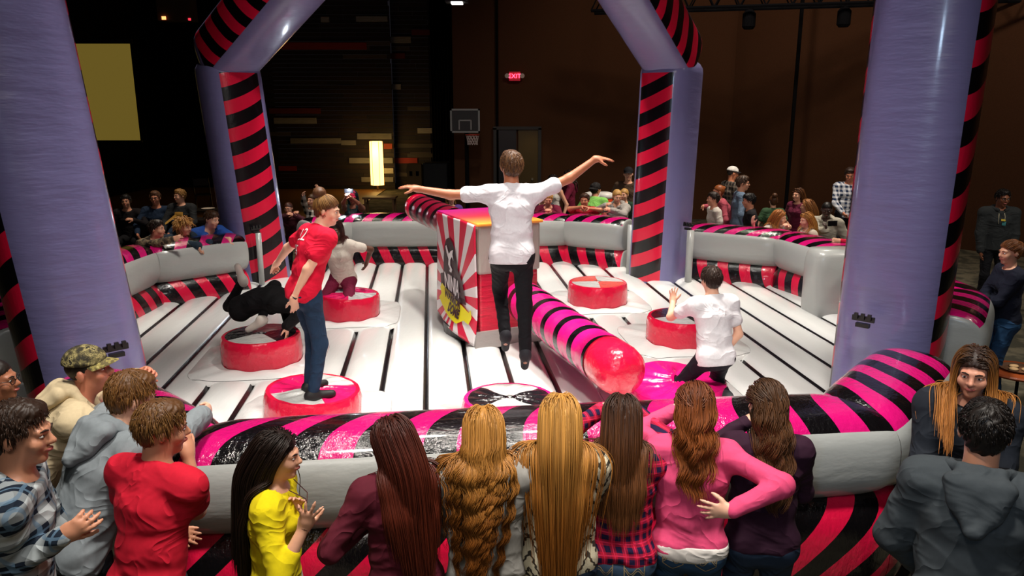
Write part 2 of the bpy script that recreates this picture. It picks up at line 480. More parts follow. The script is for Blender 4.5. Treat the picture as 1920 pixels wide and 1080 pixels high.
MB().lathe([(0.2, 0), (0.2, 0.03), (0.03, 0.05), (0.03, bot)], (0, 0, 0), 16).build('base', simple('lamp_wood', '#5a3a18', 0.6), fl)
light('lamp_glow', 'POINT', (q.x, 26.4, 1.4), (q.x, 28, 1.4), 26, (1.0, 0.6, 0.22), 0.25)

# ------------------------------------------------------------------ the inflatable arena
GREY = vinyl('grey_vinyl', '#a3a6a4', 0.32, 0.22, (1.5, 1.5, 4))
WHITE_V = vinyl('white_vinyl', '#d8dad9', 0.26, 0.3, (2.5, 0.6, 2))
LILAC = vinyl('lilac_vinyl', '#6f6c98', 0.34, 0.42, (0.8, 0.8, 3.6), 0.5)
TOPST = stripe_vinyl('pink_black_stripes_top', '#c01068', '#0b090b', 0.15)
LOWST = stripe_vinyl('red_black_stripes', '#d8123f', '#0b090b', 0.22)
PILST = stripe_vinyl('pillar_stripes', '#cf1238', '#08070a', 0.28, 0.5, 0.12, 0.2)
BLACKV = vinyl('black_vinyl', '#0d0c0e', 0.3)
REDV = vinyl('red_vinyl', '#e0143e', 0.2, 0.55, (5, 5, 5), 0.6)
PINKV = vinyl('pink_vinyl', '#e81478', 0.2, 0.55, (5, 5, 5), 0.6)

arena = empty('inflatable_arena', (0, 7.8, 0), 0, 'large grey and pink striped inflatable arena with four lilac arch pillars', 'inflatable')
def L(p):  # world -> arena local
    return Vector((p[0], p[1] - 7.8, p[2] if len(p) > 2 else 0))

# wall centre line, counter-clockwise from the front left corner
RING = [(-1.70, 3.76), (2.02, 4.20), (2.92, 5.30), (3.38, 6.05), (4.22, 7.10), (4.16, 9.0), (3.8, 10.4), (2.2, 11.3), (0.90, 12.15), (-2.62, 12.07),
        (-3.6, 11.0), (-3.9, 10.1), (-4.6, 9.4), (-4.7, 7.2), (-3.3, 5.2)]
PILLARS = {2: 'FR', 6: 'BR', 9: 'BL', 13: 'FL'}
CHAINS = [[(-2.80, 4.75), (-1.70, 3.76), (2.02, 4.20), (2.86, 5.20)],
          [(3.62, 6.15), (4.24, 7.08), (4.20, 9.05), (3.80, 10.48), (2.66, 11.16)],
          [(1.78, 11.72), (0.88, 12.2), (-2.60, 12.12), (-3.15, 11.6)],
          [(-3.72, 10.30), (-4.62, 9.42), (-4.72, 7.2), (-3.88, 5.85)]]
def chain_frame(ch, i):
    b = Vector(ch[i])
    d1 = (b - Vector(ch[i - 1])).normalized() if i > 0 else None
    d2 = (Vector(ch[i + 1]) - b).normalized() if i < len(ch) - 1 else None
    d1 = d1 or d2; d2 = d2 or d1
    t = (d1 + d2).normalized(); out = Vector((t.y, -t.x)); k = 1 / max(0.5, math.cos(d1.angle(d2) / 2))
    return b, out * k
def ring_frame(i):
    n = len(RING)
    a, b, c = (Vector(RING[(i - 1) % n]), Vector(RING[i]), Vector(RING[(i + 1) % n]))
    d1 = (b - a).normalized(); d2 = (c - b).normalized()
    t = (d1 + d2).normalized()
    out = Vector((t.y, -t.x)); k = 1 / max(0.5, math.cos(d1.angle(d2) / 2))
    return b, out * k
def superell(th, a, b, e):
    c, s = math.cos(th), math.sin(th)
    return a * math.copysign(abs(c) ** (2 / e), c), b * math.copysign(abs(s) ** (2 / e), s)
def wall_seg(ch, i, kind):
    p0, o0 = chain_frame(ch, i); p1, o1 = chain_frame(ch, i + 1)
    length = (p1 - p0).length
    u0 = sum((Vector(ch[k + 1]) - Vector(ch[k])).length for k in range(i))
    first, last = i == 0, i == len(ch) - 2
    NA = 48; NU = max(8, int(length / 0.07))
    V = []; UVX = []
    rnd = random.Random(int(ch[0][0] * 10) + i * 7 + (kind == 'top'))
    ph = [rnd.random() * 6 for _ in range(4)]
    for j in range(NU + 1):
        t = j / NU
        edge = min(t, 1 - t) * length
        pinch = 1 - 0.10 * math.exp(-(edge / 0.06) ** 2) - 0.03 * math.exp(-(edge / 0.3) ** 2)
        c = p0.lerp(p1, t); o = o0.lerp(o1, t)
        for k in range(NA):
            th = 2 * PI * k / NA
            if kind == 'top':
                x, z = superell(th, 0.32, 0.272, 2.6); zc = 0.978
            else:
                x, z = superell(th, 0.33, 0.40, 2.7); zc = 0.41
            crinkle = 1 + 0.006 * math.sin(9 * (t * length) * 2 + ph[0] + 3 * th) * math.exp(-edge / 0.35)
            x *= pinch * crinkle; z *= pinch * crinkle
            V.append(L((c.x + o.x * x, c.y + o.y * x, zc + z)))
            # stripe phase: shift grows with the way around the tube
            if kind == 'top':
                sh = -0.10 * (x / 0.3) ** 2 * 1.0 + 0.16 * (x / 0.3)
            else:
                dz = 0.41 - z
                sh = -(0.85 * dz if x > 0 else 0.35 * dz) - 0.25 * dz * dz
            UVX.append((u0 + t * length - sh * (1 if kind != 'top' else -1)) / 0.33)
    F = []; FM = []
    for j in range(NU):
        for k in range(NA):
            a = j * NA + k; b = j * NA + (k + 1) % NA
            F.append((a, b, b + NA, a + NA))
            if kind == 'top':
                th = 2 * PI * (k + 0.5) / NA
                x, z = superell(th, 0.32, 0.272, 2.6)
                FM.append(1 if (z > 0.19) else 0)
            else: FM.append(1)
    o = mesh_np('upper_wall_tube' if kind == 'top' else 'lower_wall_tube', [tuple(v) for v in V], F, [GREY, TOPST if kind == 'top' else LOWST], arena, True, FM)
    uv = o.data.uv_layers.new(name='UVMap')
    arr = np.zeros((len(o.data.loops), 2), dtype=np.float32)
    vi = np.zeros(len(o.data.loops), dtype=np.int32); o.data.loops.foreach_get('vertex_index', vi)
    arr[:, 0] = np.array(UVX, dtype=np.float32)[vi]
    uv.data.foreach_set('uv', arr.ravel())
    if first or last:
        bm = bmesh.new(); bm.from_mesh(o.data); bm.verts.ensure_lookup_table()
        for s_, on in ((0, first), (NU, last)):
            if not on: continue
            bm.verts.ensure_lookup_table()
            c = sum((bm.verts[s_ * NA + k].co for k in range(NA)), Vector()) / NA
            dd = (c - (L((p0.x, p0.y, c.z)) + L((p1.x, p1.y, c.z))) / 2).normalized()
            bm.verts.ensure_lookup_table(); prev = [bm.verts[s_ * NA + k] for k in range(NA)]; base_ = list(prev)
            for q_, w_ in ((.95, .012), (.85, .02)):
                nv = [bm.verts.new(c + (base_[k].co - c) * q_ + dd * w_) for k in range(NA)]
                for k in range(NA): f_ = bm.faces.new((prev[k], prev[(k + 1) % NA], nv[(k + 1) % NA], nv[k])); f_.smooth = True; f_.material_index = 0
                prev = nv
            f_ = bm.faces.new(prev); f_.smooth = True; f_.material_index = 0
        bmesh.ops.recalc_face_normals(bm, faces=bm.faces); bm.to_mesh(o.data); bm.free()
    return o
for ch in CHAINS:
    for i in range(len(ch) - 1):
        wall_seg(ch, i, 'top'); wall_seg(ch, i, 'low')
# grey end blocks beside the front right pillar (inside)
def block(c, d, rz, name='corner_cushion'):
    m = MB(); nu = 14
    V = []; F = []
    for j in range(nu + 1):
        z = -d[2] / 2 + d[2] * j / nu
        g = (1 - abs(2 * j / nu - 1) ** 6) * 0.12 + 0.88
        for k in range(32):
            x, y = superell(2 * PI * k / 32, d[0] / 2 * g, d[1] / 2 * g, 4)
            V.append((x, y, z))
    m.v = []
    R = Matrix.Rotation(rz, 3, 'Z')
    V = [L(R @ Vector(v) + Vector(c)) for v in V]
    for j in range(nu):
        for k in range(32): F.append((j * 32 + k, j * 32 + (k + 1) % 32, (j + 1) * 32 + (k + 1) % 32, (j + 1) * 32 + k))
    F.append(tuple(range(32))[::-1]); F.append(tuple(nu * 32 + k for k in range(32)))
    m.add(V, F); return m.build(name, GREY, arena, smooth=True)
block((3.86, 8.98, 0.80), (0.66, 0.46, 0.90), 0.05)

# the bouncy floor: long tubes side by side with dark seams
ang = 0.105
ux = Vector((math.cos(ang), math.sin(ang))); uy = Vector((-math.sin(ang), math.cos(ang)))
poly = [Vector(p) for p in RING]
def inside(p):
    c = False; n = len(poly); j = n - 1
    for i in range(n):
        if ((poly[i].y > p.y) != (poly[j].y > p.y)) and (p.x < (poly[j].x - poly[i].x) * (p.y - poly[i].y) / (poly[j].y - poly[i].y) + poly[i].x): c = not c
        j = i
    return c
SEAM0 = Vector((-1.19, 6.8)); SP = 0.385
PODS = [(-1.56, 5.62, .365), (-2.42, 7.1, .37), (-1.93, 8.75, .36), (1.07, 9.35, .365), (1.78, 7.75, .36), (1.37, 5.98, .40), (-0.02, 5.42, .355)]
def skirt_d(x, y):
    best = 9
    for (px_, py_, r) in PODS:
        d = Vector((x - px_, y - py_)); a, b = abs(d.dot(ux)), abs(d.dot(uy))
        best = min(best, (a ** 5 + b ** 5) ** 0.2 - 0.56)
    return best
NX = 16; n0, n1 = -11, 14
xs = [SP * (k / NX) + SP * n0 for k in range((n1 - n0) * NX + 1)]
ys = [-4.6 + 0.14 * k for k in range(int(11 / 0.14))]
V = []
for y in ys:
    for k, x in enumerate(xs):
        f = (k % NX) / NX; q = abs(2 * f - 1)
        p = SEAM0 + ux * x + uy * y
        zz = 0.43 + 0.085 * max(0.0, 1 - q ** 3.2) ** 0.6
        s_ = skirt_d(p.x, p.y)
        w_ = 1 / (1 + math.exp(s_ / 0.025)) if abs(s_) < 1 else (1 if s_ < 0 else 0)
        zz = zz * (1 - w_) + 0.50 * w_
        V.append(L((p.x, p.y, zz)))
F = []; FM = []
nx = len(xs)
for j in range(len(ys) - 1):
    for k in range(nx - 1):
        p = SEAM0 + ux * (xs[k] + SP / NX / 2) + uy * (ys[j] + 0.07)
        if not inside(p): continue
        a = j * nx + k; F.append((a, a + 1, a + 1 + nx, a + nx))
        kk = k % NX
        FM.append(1 if (kk == 0 or kk == NX - 1) and skirt_d(p.x, p.y) > 0.02 else 0)
used = sorted({i for f in F for i in f}); mp = {v: i for i, v in enumerate(used)}
mat_o = mesh_np('floor_mat', [tuple(V[i]) for i in used], [tuple(mp[i] for i in f) for f in F], [WHITE_V, BLACKV], arena, True, FM)
md = mat_o.modifiers.new('thick', 'SOLIDIFY'); md.thickness = 0.03; md.offset = -1
b = MB(); b.add([L((*p, 0.02)) for p in RING] + [L((*p, 0.38)) for p in RING],
                [tuple(range(15))[::-1], tuple(range(15, 30))] + [(i, (i + 1) % 15, 15 + (i + 1) % 15, 15 + i) for i in range(15)])
b.build('mat_core', GREY, arena)

# pillars and arch beams
def sweep(path, frames, half, e, name, parent, stripe_faces, panel, uspan, mats, cap0=True, cap1=True, NA=64, round_ends=(0, 0), flip=1, pan_range=(0, 1), slant=0.42):
    """superelliptic tube; frames give (a,b) axes; stripe panels on the faces whose normal is +-a"""
    V = []; UVX = []; P = []; cum = [0]
    for i in range(1, len(path)): cum.append(cum[-1] + (path[i] - path[i - 1]).length)
    tot = cum[-1]
    for i, p in enumerate(path):
        s0 = cum[i]; s1 = tot - cum[i]; g = 1
        if round_ends[0] and s0 < round_ends[0]: g = math.sqrt(max(0.0, 1 - (1 - s0 / round_ends[0]) ** 2)) * 0.98 + 0.02
        if round_ends[1] and s1 < round_ends[1]: g = math.sqrt(max(0.0, 1 - (1 - s1 / round_ends[1]) ** 2)) * 0.98 + 0.02
        a, b = frames[i]
        for k in range(NA):
            x, y = superell(2 * PI * k / NA, half, half, e)
            V.append(tuple(p + a * x * g + b * y * g))
            lat = y / half
            UVX.append((cum[i] + flip * (slant * y * (1 if x > 0 else -1)) - 0.35 * y * y) / uspan)
    F = []; FM = []
    for i in range(len(path) - 1):
        mid = (cum[i] + cum[i + 1]) / 2 / tot
        for k in range(NA):
            q = i * NA + k; r = i * NA + (k + 1) % NA
            F.append((q, r, r + NA, q + NA))
            x, y = superell(2 * PI * (k + .5) / NA, half, half, e)
            st = abs(y) < panel * half and pan_range[0] <= mid <= pan_range[1] and ((x > 0 and 1 in stripe_faces) or (x < 0 and -1 in stripe_faces))
            FM.append(1 if st else 0)
    o = mesh_np(name, V, F, mats, parent, True, FM)
    uv = o.data.uv_layers.new(name='UVMap')
    arr = np.zeros((len(o.data.loops), 2), dtype=np.float32)
    vi = np.zeros(len(o.data.loops), dtype=np.int32); o.data.loops.foreach_get('vertex_index', vi)
    arr[:, 0] = np.array(UVX, dtype=np.float32)[vi]; uv.data.foreach_set('uv', arr.ravel())
    bm = bmesh.new(); bm.from_mesh(o.data); bmesh.ops.holes_fill(bm, edges=[e_ for e_ in bm.edges if e_.is_boundary], sides=200)
    bmesh.ops.recalc_face_normals(bm, faces=bm.faces); bm.to_mesh(o.data); bm.free()
    for p_ in o.data.polygons: p_.use_smooth = True
    return o
APEX = Vector((-0.2, 7.9, 0))
PIL = {'FR': ((3.02, 5.92), (3.06, 5.86), 0.385, (.78, -.63)), 'BR': ((2.12, 10.95), (2.20, 10.95), 0.385, (.70, .71)), 'BL': ((-3.62, 10.9), (-3.92, 10.95), 0.40, (-.66, .75)), 'FL': ((-3.12, 5.5), (-3.52, 5.4), 0.39, (-.68, -.73))}
for key, (c0, c1, half, od) in PIL.items():
    HT = 3.58 if key[0] == 'B' else 4.5
    p0 = Vector((*c0, 0.0)); p1 = Vector((*c1, HT))
    out = Vector((*od, 0)).normalized(); lat = Vector((-out.y, out.x, 0))
    npt = 60; path = []; frames = []
    for i in range(npt + 1):
        t = i / npt
        p = p0.lerp(p1, t)
        path.append(L(p)); frames.append((out, lat))
    arch = sweep(path, frames, half, 2.8, 'pillar', arena, (1, -1), 0.66, 0.36, [LILAC, PILST], round_ends=(0, 0.22), pan_range=(0.13 if key[0] == 'B' else 0.0, 0.93), flip=-1 if key in ('BR', 'BL') else -1)
    # beam
    ap = Vector((APEX.x, APEX.y, 6.1))
    st = Vector((*c1, HT + 0.0))
    d = (ap - st).normalized()
    side = d.cross(Vector((0, 0, 1))).normalized(); under = side.cross(d).normalized()
    s0 = st - d * 0.30; path = []; frames = []
    Ln = (ap - s0).length
    for i in range(71):
        path.append(L(s0 + d * Ln * i / 70)); frames.append((side, under))
    sweep(path, frames, half * 0.98, 3.4, 'arch_beam', arena, (1, -1), 0.70, 0.36, [LILAC, PILST], round_ends=(0.34, 0), pan_range=(0.05, 1), flip=1)
MB().ell(L((APEX.x, APEX.y, 6.15)), (0.62, 0.62, 0.5), n=14).build('arch_crown', LILAC, arena, smooth=True)

# black buckled tie straps and grey connecting strips at the pillars
def strap(c, rz, w=0.16):
    m = MB(); R = Matrix.Rotation(rz, 3, 'Z')
    m.box(L(c), (w, 0.02, 0.04), M=R).box(L(Vector(c) + Vector((0, 0, -0.05))), (w * .6, 0.04, 0.03), M=R)
    for k in (-1, 0, 1): m.box(L(Vector(c) + R @ Vector((k * w * .3, -0.02, 0.02))), (w * .16, 0.02, 0.045), M=R)
    m.build('tie_strap', simple('webbing_black', '#101010', 0.35), arena)
strap((2.62, 5.52, 1.36), -0.75, 0.16); strap((2.44, 10.55, 1.30), -0.9); strap((-3.50, 10.40, 1.28), 0.9); strap((-2.7, 5.0, 1.3), 0.8)
def strip(a, b, w, name='seam_strip'):
    a, b = L(a), L(b); m = MB(); d = (b - a)
    m.tube([a, a.lerp(b, .5), b], w, 8); m.build(name, GREY, arena, smooth=True)
strip((2.46, 10.47, 0.5), (2.46, 10.47, 1.24), 0.05); strip((-3.46, 10.36, 0.5), (-3.46, 10.36, 1.22), 0.04); strip((1.72, 11.0, 0.5), (1.72, 11.0, 1.24), 0.05)

# ------------------------------------------------------------------ round podiums
GREYTOP = vinyl('pod_white', '#c6c7c5', 0.2, 0.7, (6, 6, 6), 0.5)
BLACKTOP = vinyl('pod_black', '#191519', 0.2, 0.7, (6, 6, 6), 0.6)
SALMON = vinyl('pod_salmon', '#e2584f', 0.2, 0.7, (6, 6, 6), 0.5)
PINKTOP = vinyl('pod_pink', '#dd1860', 0.2, 0.7, (6, 6, 6), 0.5)
PODSPEC = [  # top colours a/b, rotation, rim, tilt, label
    (GREYTOP, PINKTOP, 0.5, REDV, (0.03, 0.06), 'round red podium with white and pink quartered top under the standing red-shirted player'),
    (GREYTOP, BLACKTOP, 0.75, REDV, (0, 0), 'round red podium with white and black quartered top at the left of the mat'),
    (PINKTOP, GREYTOP, 0.2, REDV, (0.0, 0.05), 'round red podium under the kneeling player in maroon trousers'),
    (GREYTOP, SALMON, 0.0, REDV, (0, 0), 'empty round red podium with white and salmon quartered top near the back right pillar'),
    (GREYTOP, BLACKTOP, 0.3, REDV, (0, 0), 'round red podium half hidden behind the kneeling white-shirted player'),
    (PINKV, PINKV, 0.3, PINKV, (0.05, -0.05), 'sagging bright pink podium under the kneeling white-shirted player'),
    (GREYTOP, BLACKTOP, 0.8, PINKV, (0, 0.02), 'empty pink-rimmed podium with creased white and black top in front of the jumping player')]
for k, ((px_, py_, r), (ca, cb, rot, rim, tilt, lab)) in enumerate(zip(PODS, PODSPEC)):
    root = empty('podium', (px_, py_, 0.5), rot, lab, 'podium', 'round podiums on the mat')
    R = Matrix.Rotation(tilt[0], 3, 'X') @ Matrix.Rotation(tilt[1], 3, 'Y')
    sag = 0.06 if k == 5 else 0.0
    h = 0.27 if k != 5 else 0.24
    rnd = random.Random(k)
    # side drum
    V = []; F = []; n = 96; prof = [(1.0, -0.01), (1.015, 0.04), (1.02, 0.12), (1.015, 0.2), (0.995, 0.245), (0.965, 0.268)]
    for (rr, z) in prof:
        for i in range(n):
            th = 2 * PI * i / n
            w_ = 1 + 0.006 * math.sin(17 * th + z * 30) + 0.006 * math.sin(31 * th - z * 20 + k)
            zz = z * h / 0.27 - sag * (z / 0.27) * (0.5 + 0.5 * math.sin(2 * th + 1))
            p = Vector((rr * r * w_ * math.cos(th), rr * r * w_ * math.sin(th), zz)); p = R @ p if z > 0.1 else p
            V.append(tuple(p))
    for j in range(len(prof) - 1):
        for i in range(n): F.append((j * n + i, j * n + (i + 1) % n, (j + 1) * n + (i + 1) % n, (j + 1) * n + i))
    mesh_np('drum', V, F, rim, root)
    # quartered top
    V = [tuple(R @ Vector((0, 0, h - sag * .8)))]; F = []; FM = []; nr = 12
    for j in range(1, nr + 1):
        q = j / nr
        for i in range(n):
            th = 2 * PI * i / n
            z = h * (0.268 / 0.27) + 0.01 * (1 - q * q) - sag * (0.5 + 0.5 * math.sin(2 * th + 1)) * (0.6 + .4 * q)
            z += (0.007 * math.sin(14 * th + 6 * q + k) * q * (1 - q) * 4) if k in (0, 2, 5, 6) else 0
            V.append(tuple(R @ Vector((0.967 * r * q * math.cos(th), 0.967 * r * q * math.sin(th), z))))
    Q = []
    for i in range(n): F.append((0, 1 + i, 1 + (i + 1) % n)); FM.append((i * 4 // n) % 2)
    for j in range(nr - 1):
        for i in range(n):
            a = 1 + j * n + i; b_ = 1 + j * n + (i + 1) % n
            F.append((a, b_, b_ + n, a + n)); FM.append(2 if j == nr - 2 else (i * 4 // n) % 2)
    m = MB(); m.add(V, F); m.m = FM; m.build('quartered_top', [ca, cb, rim], root, smooth=True)
    # white skirt sheet lying on the mat around it
    sk = MB(); V = []; F = []
    for (g, z) in ((0.5, 0.02), (1.0, 0.018), (1.03, -0.03)):
        for i in range(n):
            th = 2 * PI * i / n; x, y = superell(th, 0.60 * g, 0.60 * g, 5)
            if g < 1: x, y = (r + 0.01) * math.cos(th), (r + 0.01) * math.sin(th)
            R2 = Matrix.Rotation(ang - rot, 3, 'Z')
            V.append(tuple(R2 @ Vector((x, y, z + 0.006 * math.sin(9 * th + k)))))
    for j in range(2):
        for i in range(n): F.append((j * n + i, j * n + (i + 1) % n, (j + 1) * n + (i + 1) % n, (j + 1) * n + i))
    sk.add(V, F, 0); o = sk.build('skirt_sheet', [vinyl('skirt_vinyl', '#e2e3e2', 0.26, 0.25, (5, 5, 2))], root, smooth=True)
    pts = [Vector(v) for v in V[n:2 * n]] + [Vector(V[n])]
    MB().tube([p + Vector((0, 0, -0.002)) for p in pts], 0.0022, 4, cap=False).build('skirt_hem', BLACKV, root)

# ------------------------------------------------------------------ sweeper machine in the middle
mc = Vector((-0.14, 8.12, 0.5)); la = Vector((-0.43, 0.90, 0)).normalized(); ra_ = Vector((0.90, 0.43, 0)).normalized()
F0 = Vector((-0.34, 7.50, 0.5))
rz = math.atan2(ra_.y, ra_.x)
mach = empty('sweeper_machine', F0, rz, 'square turntable box with ninja banner in the middle of the arena', 'machine')
WB, DB, HB = 0.72, 1.12, 1.27   # local x right, local y back
m = MB()
m.box((WB / 2, DB / 2, 1.0), (WB - 0.02, DB - 0.02, 0.5)); m.build('upper_housing', vinyl('silver_cover', '#a9a49c', 0.4, 0.6, (6, 6, 2), 0.1), mach, bevel=0.03)
m = MB(); m.box((WB / 2, DB / 2, 0.43), (WB - 0.06, DB - 0.06, 0.66)); m.build('lower_housing', vinyl('red_cover', '#d2203f', 0.3, 0.9, (2, 2, 12), 0.3), mach, bevel=0.02)
MB().lathe([(0.5, 0.0), (0.5, 0.12), (0.44, 0.14)], (WB / 2, DB / 2, 0.0), 32).build('turntable', BLACKV, mach)
tg = NT('sunset_top'); sp = tg.new('ShaderNodeSeparateXYZ'); tg.link(tg.coord('Generated'), sp.inputs[0])
rp = tg.new('ShaderNodeValToRGB'); tg.link(sp.outputs[1], rp.inputs[0])
els = rp.color_ramp.elements; els[0].position = 0.0; els[0].color = (*srgb('#f5a23c'), 1); els[1].position = 1.0; els[1].color = (*srgb('#d8189a'), 1)
e_ = els.new(0.45); e_.color = (*srgb('#e8404f'), 1)
tg.set(rp.outputs[0], 0.35)
MB().box((WB / 2, DB / 2, 1.26), (WB + 0.02, DB + 0.02, 0.03)).build('printed_top', tg.m, mach, bevel=0.01)
# grey apron at the foot
ap = MB()
ap.add([(-0.06, -0.06, 0.0), (WB + 0.05, -0.06, 0.0), (WB, 0.0, 0.16), (-0.02, 0.0, 0.16), (-0.06, -0.04, 0.0), (WB + 0.05, -0.03, 0.0), (WB, 0.03, 0.16), (-0.02, 0.03, 0.16)],
       [(0, 1, 2, 3), (7, 6, 5, 4), (0, 4, 5, 1), (1, 5, 6, 2), (2, 6, 7, 3), (3, 7, 4, 0)])
ap.build('foot_apron', vinyl('apron_grey', '#8d8b88', 0.35), mach)
# banner on the left side (plane x = -0.02, runs along +y); drawn in (s,h): s from front (0) to back (1.12)
ban = NT('sunray_banner')
uvn = ban.new('ShaderNodeUVMap'); uvn.uv_map = 'UVMap'; s2 = ban.new('ShaderNodeSeparateXYZ'); ban.link(uvn.outputs[0], s2.inputs[0])
u_, v_ = s2.outputs[0], s2.outputs[1]
dx_ = ban.math('SUBTRACT', u_, 0.56); dy_ = ban.math('SUBTRACT', v_, 0.45)
an = ban.math('ARCTAN2', dy_, dx_)
fr = ban.math('FRACT', ban.math('ADD', ban.math('MULTIPLY', an, 15 / (2 * PI)), 0.3))
st = ban.math('GREATER_THAN', fr, 0.48)
ban.set(ban.mix(st, srgb('#e9e4e6'), srgb('#dc1c44')), 0.35)
ns, nh = 40, 44; V = []; F = []; UV = []
def banner_pt(s, h, off=0.0):
    low = max(0.0, 1 - h / 0.45)
    x = -0.025 - 0.16 * low ** 1.6 * math.sin(PI * min(1, s / 1.12) * .9 + .2) - off + 0.008 * math.sin(s * 9 + h * 4)
    return Vector((x, s, h))
for j in range(nh + 1):
    for i in range(ns + 1):
        s = 1.12 * i / ns
        base = 0.02 + 0.05 * math.sin(s * 3.2) + 0.15 * (s / 1.12) ** 2
        h = base + (1.26 - base) * j / nh
        V.append(tuple(banner_pt(s, h))); UV.append((s, h))
for j in range(nh):
    for i in range(ns): a = j * (ns + 1) + i; F.append((a, a + ns + 1, a + ns + 2, a + 1))
o = mesh_np('banner', V, F, ban.m, mach)
uv = o.data.uv_layers.new(name='UVMap')
vi = np.zeros(len(o.data.loops), dtype=np.int32); o.data.loops.foreach_get('vertex_index', vi)
uv.data.foreach_set('uv', np.array(UV, dtype=np.float32)[vi].ravel())
sd = o.modifiers.new('t', 'SOLIDIFY'); sd.thickness = 0.012
def patch(name, outline, mat, off):
    """flat shape glued on the banner; outline in (x from left when seen from outside, h)"""
    bm = bmesh.new()
    vs = [bm.verts.new((x, y, 0)) for x, y in outline]
    f = bm.faces.new(vs); bmesh.ops.triangulate(bm, faces=[f])
    bmesh.ops.subdivide_edges(bm, edges=bm.edges[:], cuts=3, use_grid_fill=True)
    for v in bm.verts:
        v.co = banner_pt(1.12 - v.co.x, v.co.y, off)
    bmesh.ops.recalc_face_normals(bm, faces=bm.faces)
    me = bpy.data.meshes.new(name); bm.to_mesh(me); bm.free(); me.materials.append(mat)
    return link(bpy.data.objects.new(name, me), o)
MK = simple('print_black', '#2a1a22', 0.4); MW = simple('print_white', '#e8e4e8', 0.4); MY = simple('print_yellow', '#e8dc1c', 0.4)
# hooded emblem: dark dome widening towards the word, seen from outside x runs back -> front
patch('emblem_hood', [(.25, .62), (.27, .80), (.30, .93), (.36, 1.01), (.44, 1.04), (.52, 1.0), (.58, .90), (.63, .74), (.80, .62), (.90, .40), (.18, .36), (.16, .60)], MK, 0.012)
patch('emblem_figure', [(.345, .93), (.375, .95), (.43, .86), (.48, .90), (.54, .92), (.52, .87), (.54, .80), (.50, .84), (.46, .80), (.45, .74), (.50, .70), (.47, .66), (.42, .67), (.44, .70), (.40, .74), (.415, .80), (.37, .87)], MW, 0.018)
patch('yellow_splash', [(.16, .44), (.22, .50), (.30, .46), (.62, .40), (.82, .38), (.98, .34), (1.02, .38), (1.05, .30), (1.0, .22), (.9, .24), (.78, .18), (.60, .20), (.40, .22), (.26, .26), (.14, .32), (.20, .38)], MY, 0.02)
def banner_text(name, body, size, cx, cy, mat, off, sx=1.0, shear=0.0):
    cu = bpy.data.curves.new(name, 'FONT'); cu.body = body; cu.size = size; cu.extrude = 0.0; cu.offset = 0.006
    cu.align_x = 'CENTER'; cu.align_y = 'CENTER'; cu.resolution_u = 3; cu.shear = 0.0
    tmp = bpy.data.objects.new(name, cu); me = bpy.data.meshes.new_from_object(tmp); bpy.data.objects.remove(tmp); bpy.data.curves.remove(cu)
    for v in me.vertices:
        x, y = v.co.x * sx + cx, v.co.y + cy + shear * v.co.x
        v.co = banner_pt(1.12 - x, y, off)
    me.materials.clear(); me.materials.append(mat); me.name = name
    return link(bpy.data.objects.new(name, me), o)
banner_text('ninja_lettering', 'NINJA', 0.24, .51, .53, MW, 0.024, 0.66, -0.05)
banner_text('warrior_lettering', 'WARRIOR', 0.125, .55, .395, MK, 0.028, 0.85, -0.05)
banner_text('dome_lettering', 'DOME', 0.125, .64, .285, MK, 0.028, 0.95, -0.05)
# booms
def boom(name, p, q, lab, r0=0.20, capcol=None):
    p, q = Vector(p), Vector(q); d = (q - p); Ln = d.length; d.normalize()
    root = empty(name, p, 0, lab, 'boom', 'padded sweeper arms')
    side = d.cross(Vector((0, 0, 1))).normalized(); up = side.cross(d).normalized()
    V = []; UVX = []; F = []; FM = []; N = 90; NA = 40
    for i in range(N + 1):
        s = Ln * 0.86 * i / N
        lob = 1 + 0.05 * abs(math.sin(PI * s / 0.28)) - 0.02
        for k in range(NA):
            th = 2 * PI * k / NA
            V.append(tuple(d * s + (side * math.cos(th) + up * math.sin(th)) * r0 * lob)); UVX.append((s + 0.08 * math.cos(th - .6)) / 0.28)
    for i in range(N):
        for k in range(NA): F.append((i * NA + k, i * NA + (k + 1) % NA, (i + 1) * NA + (k + 1) % NA, (i + 1) * NA + k)); FM.append(0)
    o = mesh_np('padded_sleeve', V, F, BOOMST, root, True, FM)
    uv = o.data.uv_layers.new(name='UVMap'); arr = np.zeros((len(o.data.loops), 2), dtype=np.float32)
    vi = np.zeros(len(o.data.loops), dtype=np.int32); o.data.loops.foreach_get('vertex_index', vi)
    arr[:, 0] = np.array(UVX, dtype=np.float32)[vi]; uv.data.foreach_set('uv', arr.ravel())
    M = Matrix((side, up, d)).transposed()
    c = MB(); c.lathe([(r0 * .99, 0), (r0 * 1.04, 0.1), (r0 * 1.04, Ln * .12), (r0 * .97, Ln * .16), (r0 * .75, Ln * .19), (r0 * .3, Ln * .205)], d * Ln * 0.84, 36, M=M)
    c.build('end_cushion', REDV, root, smooth=True)
    MB().tube([(0, 0, 0), d * Ln], 0.04, 10).build('core_pole', simple('steel', '#777777', 0.4, 1), root)
    return root
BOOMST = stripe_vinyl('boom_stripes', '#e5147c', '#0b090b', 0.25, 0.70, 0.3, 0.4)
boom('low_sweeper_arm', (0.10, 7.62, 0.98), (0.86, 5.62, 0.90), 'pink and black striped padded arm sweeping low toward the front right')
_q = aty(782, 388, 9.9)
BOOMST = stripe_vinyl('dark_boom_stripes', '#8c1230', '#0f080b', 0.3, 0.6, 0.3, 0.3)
b2 = boom('high_sweeper_arm', (-0.66, 8.62, 1.62), tuple(_q), 'dark red padded arm reaching out to the back left above the box', 0.17)

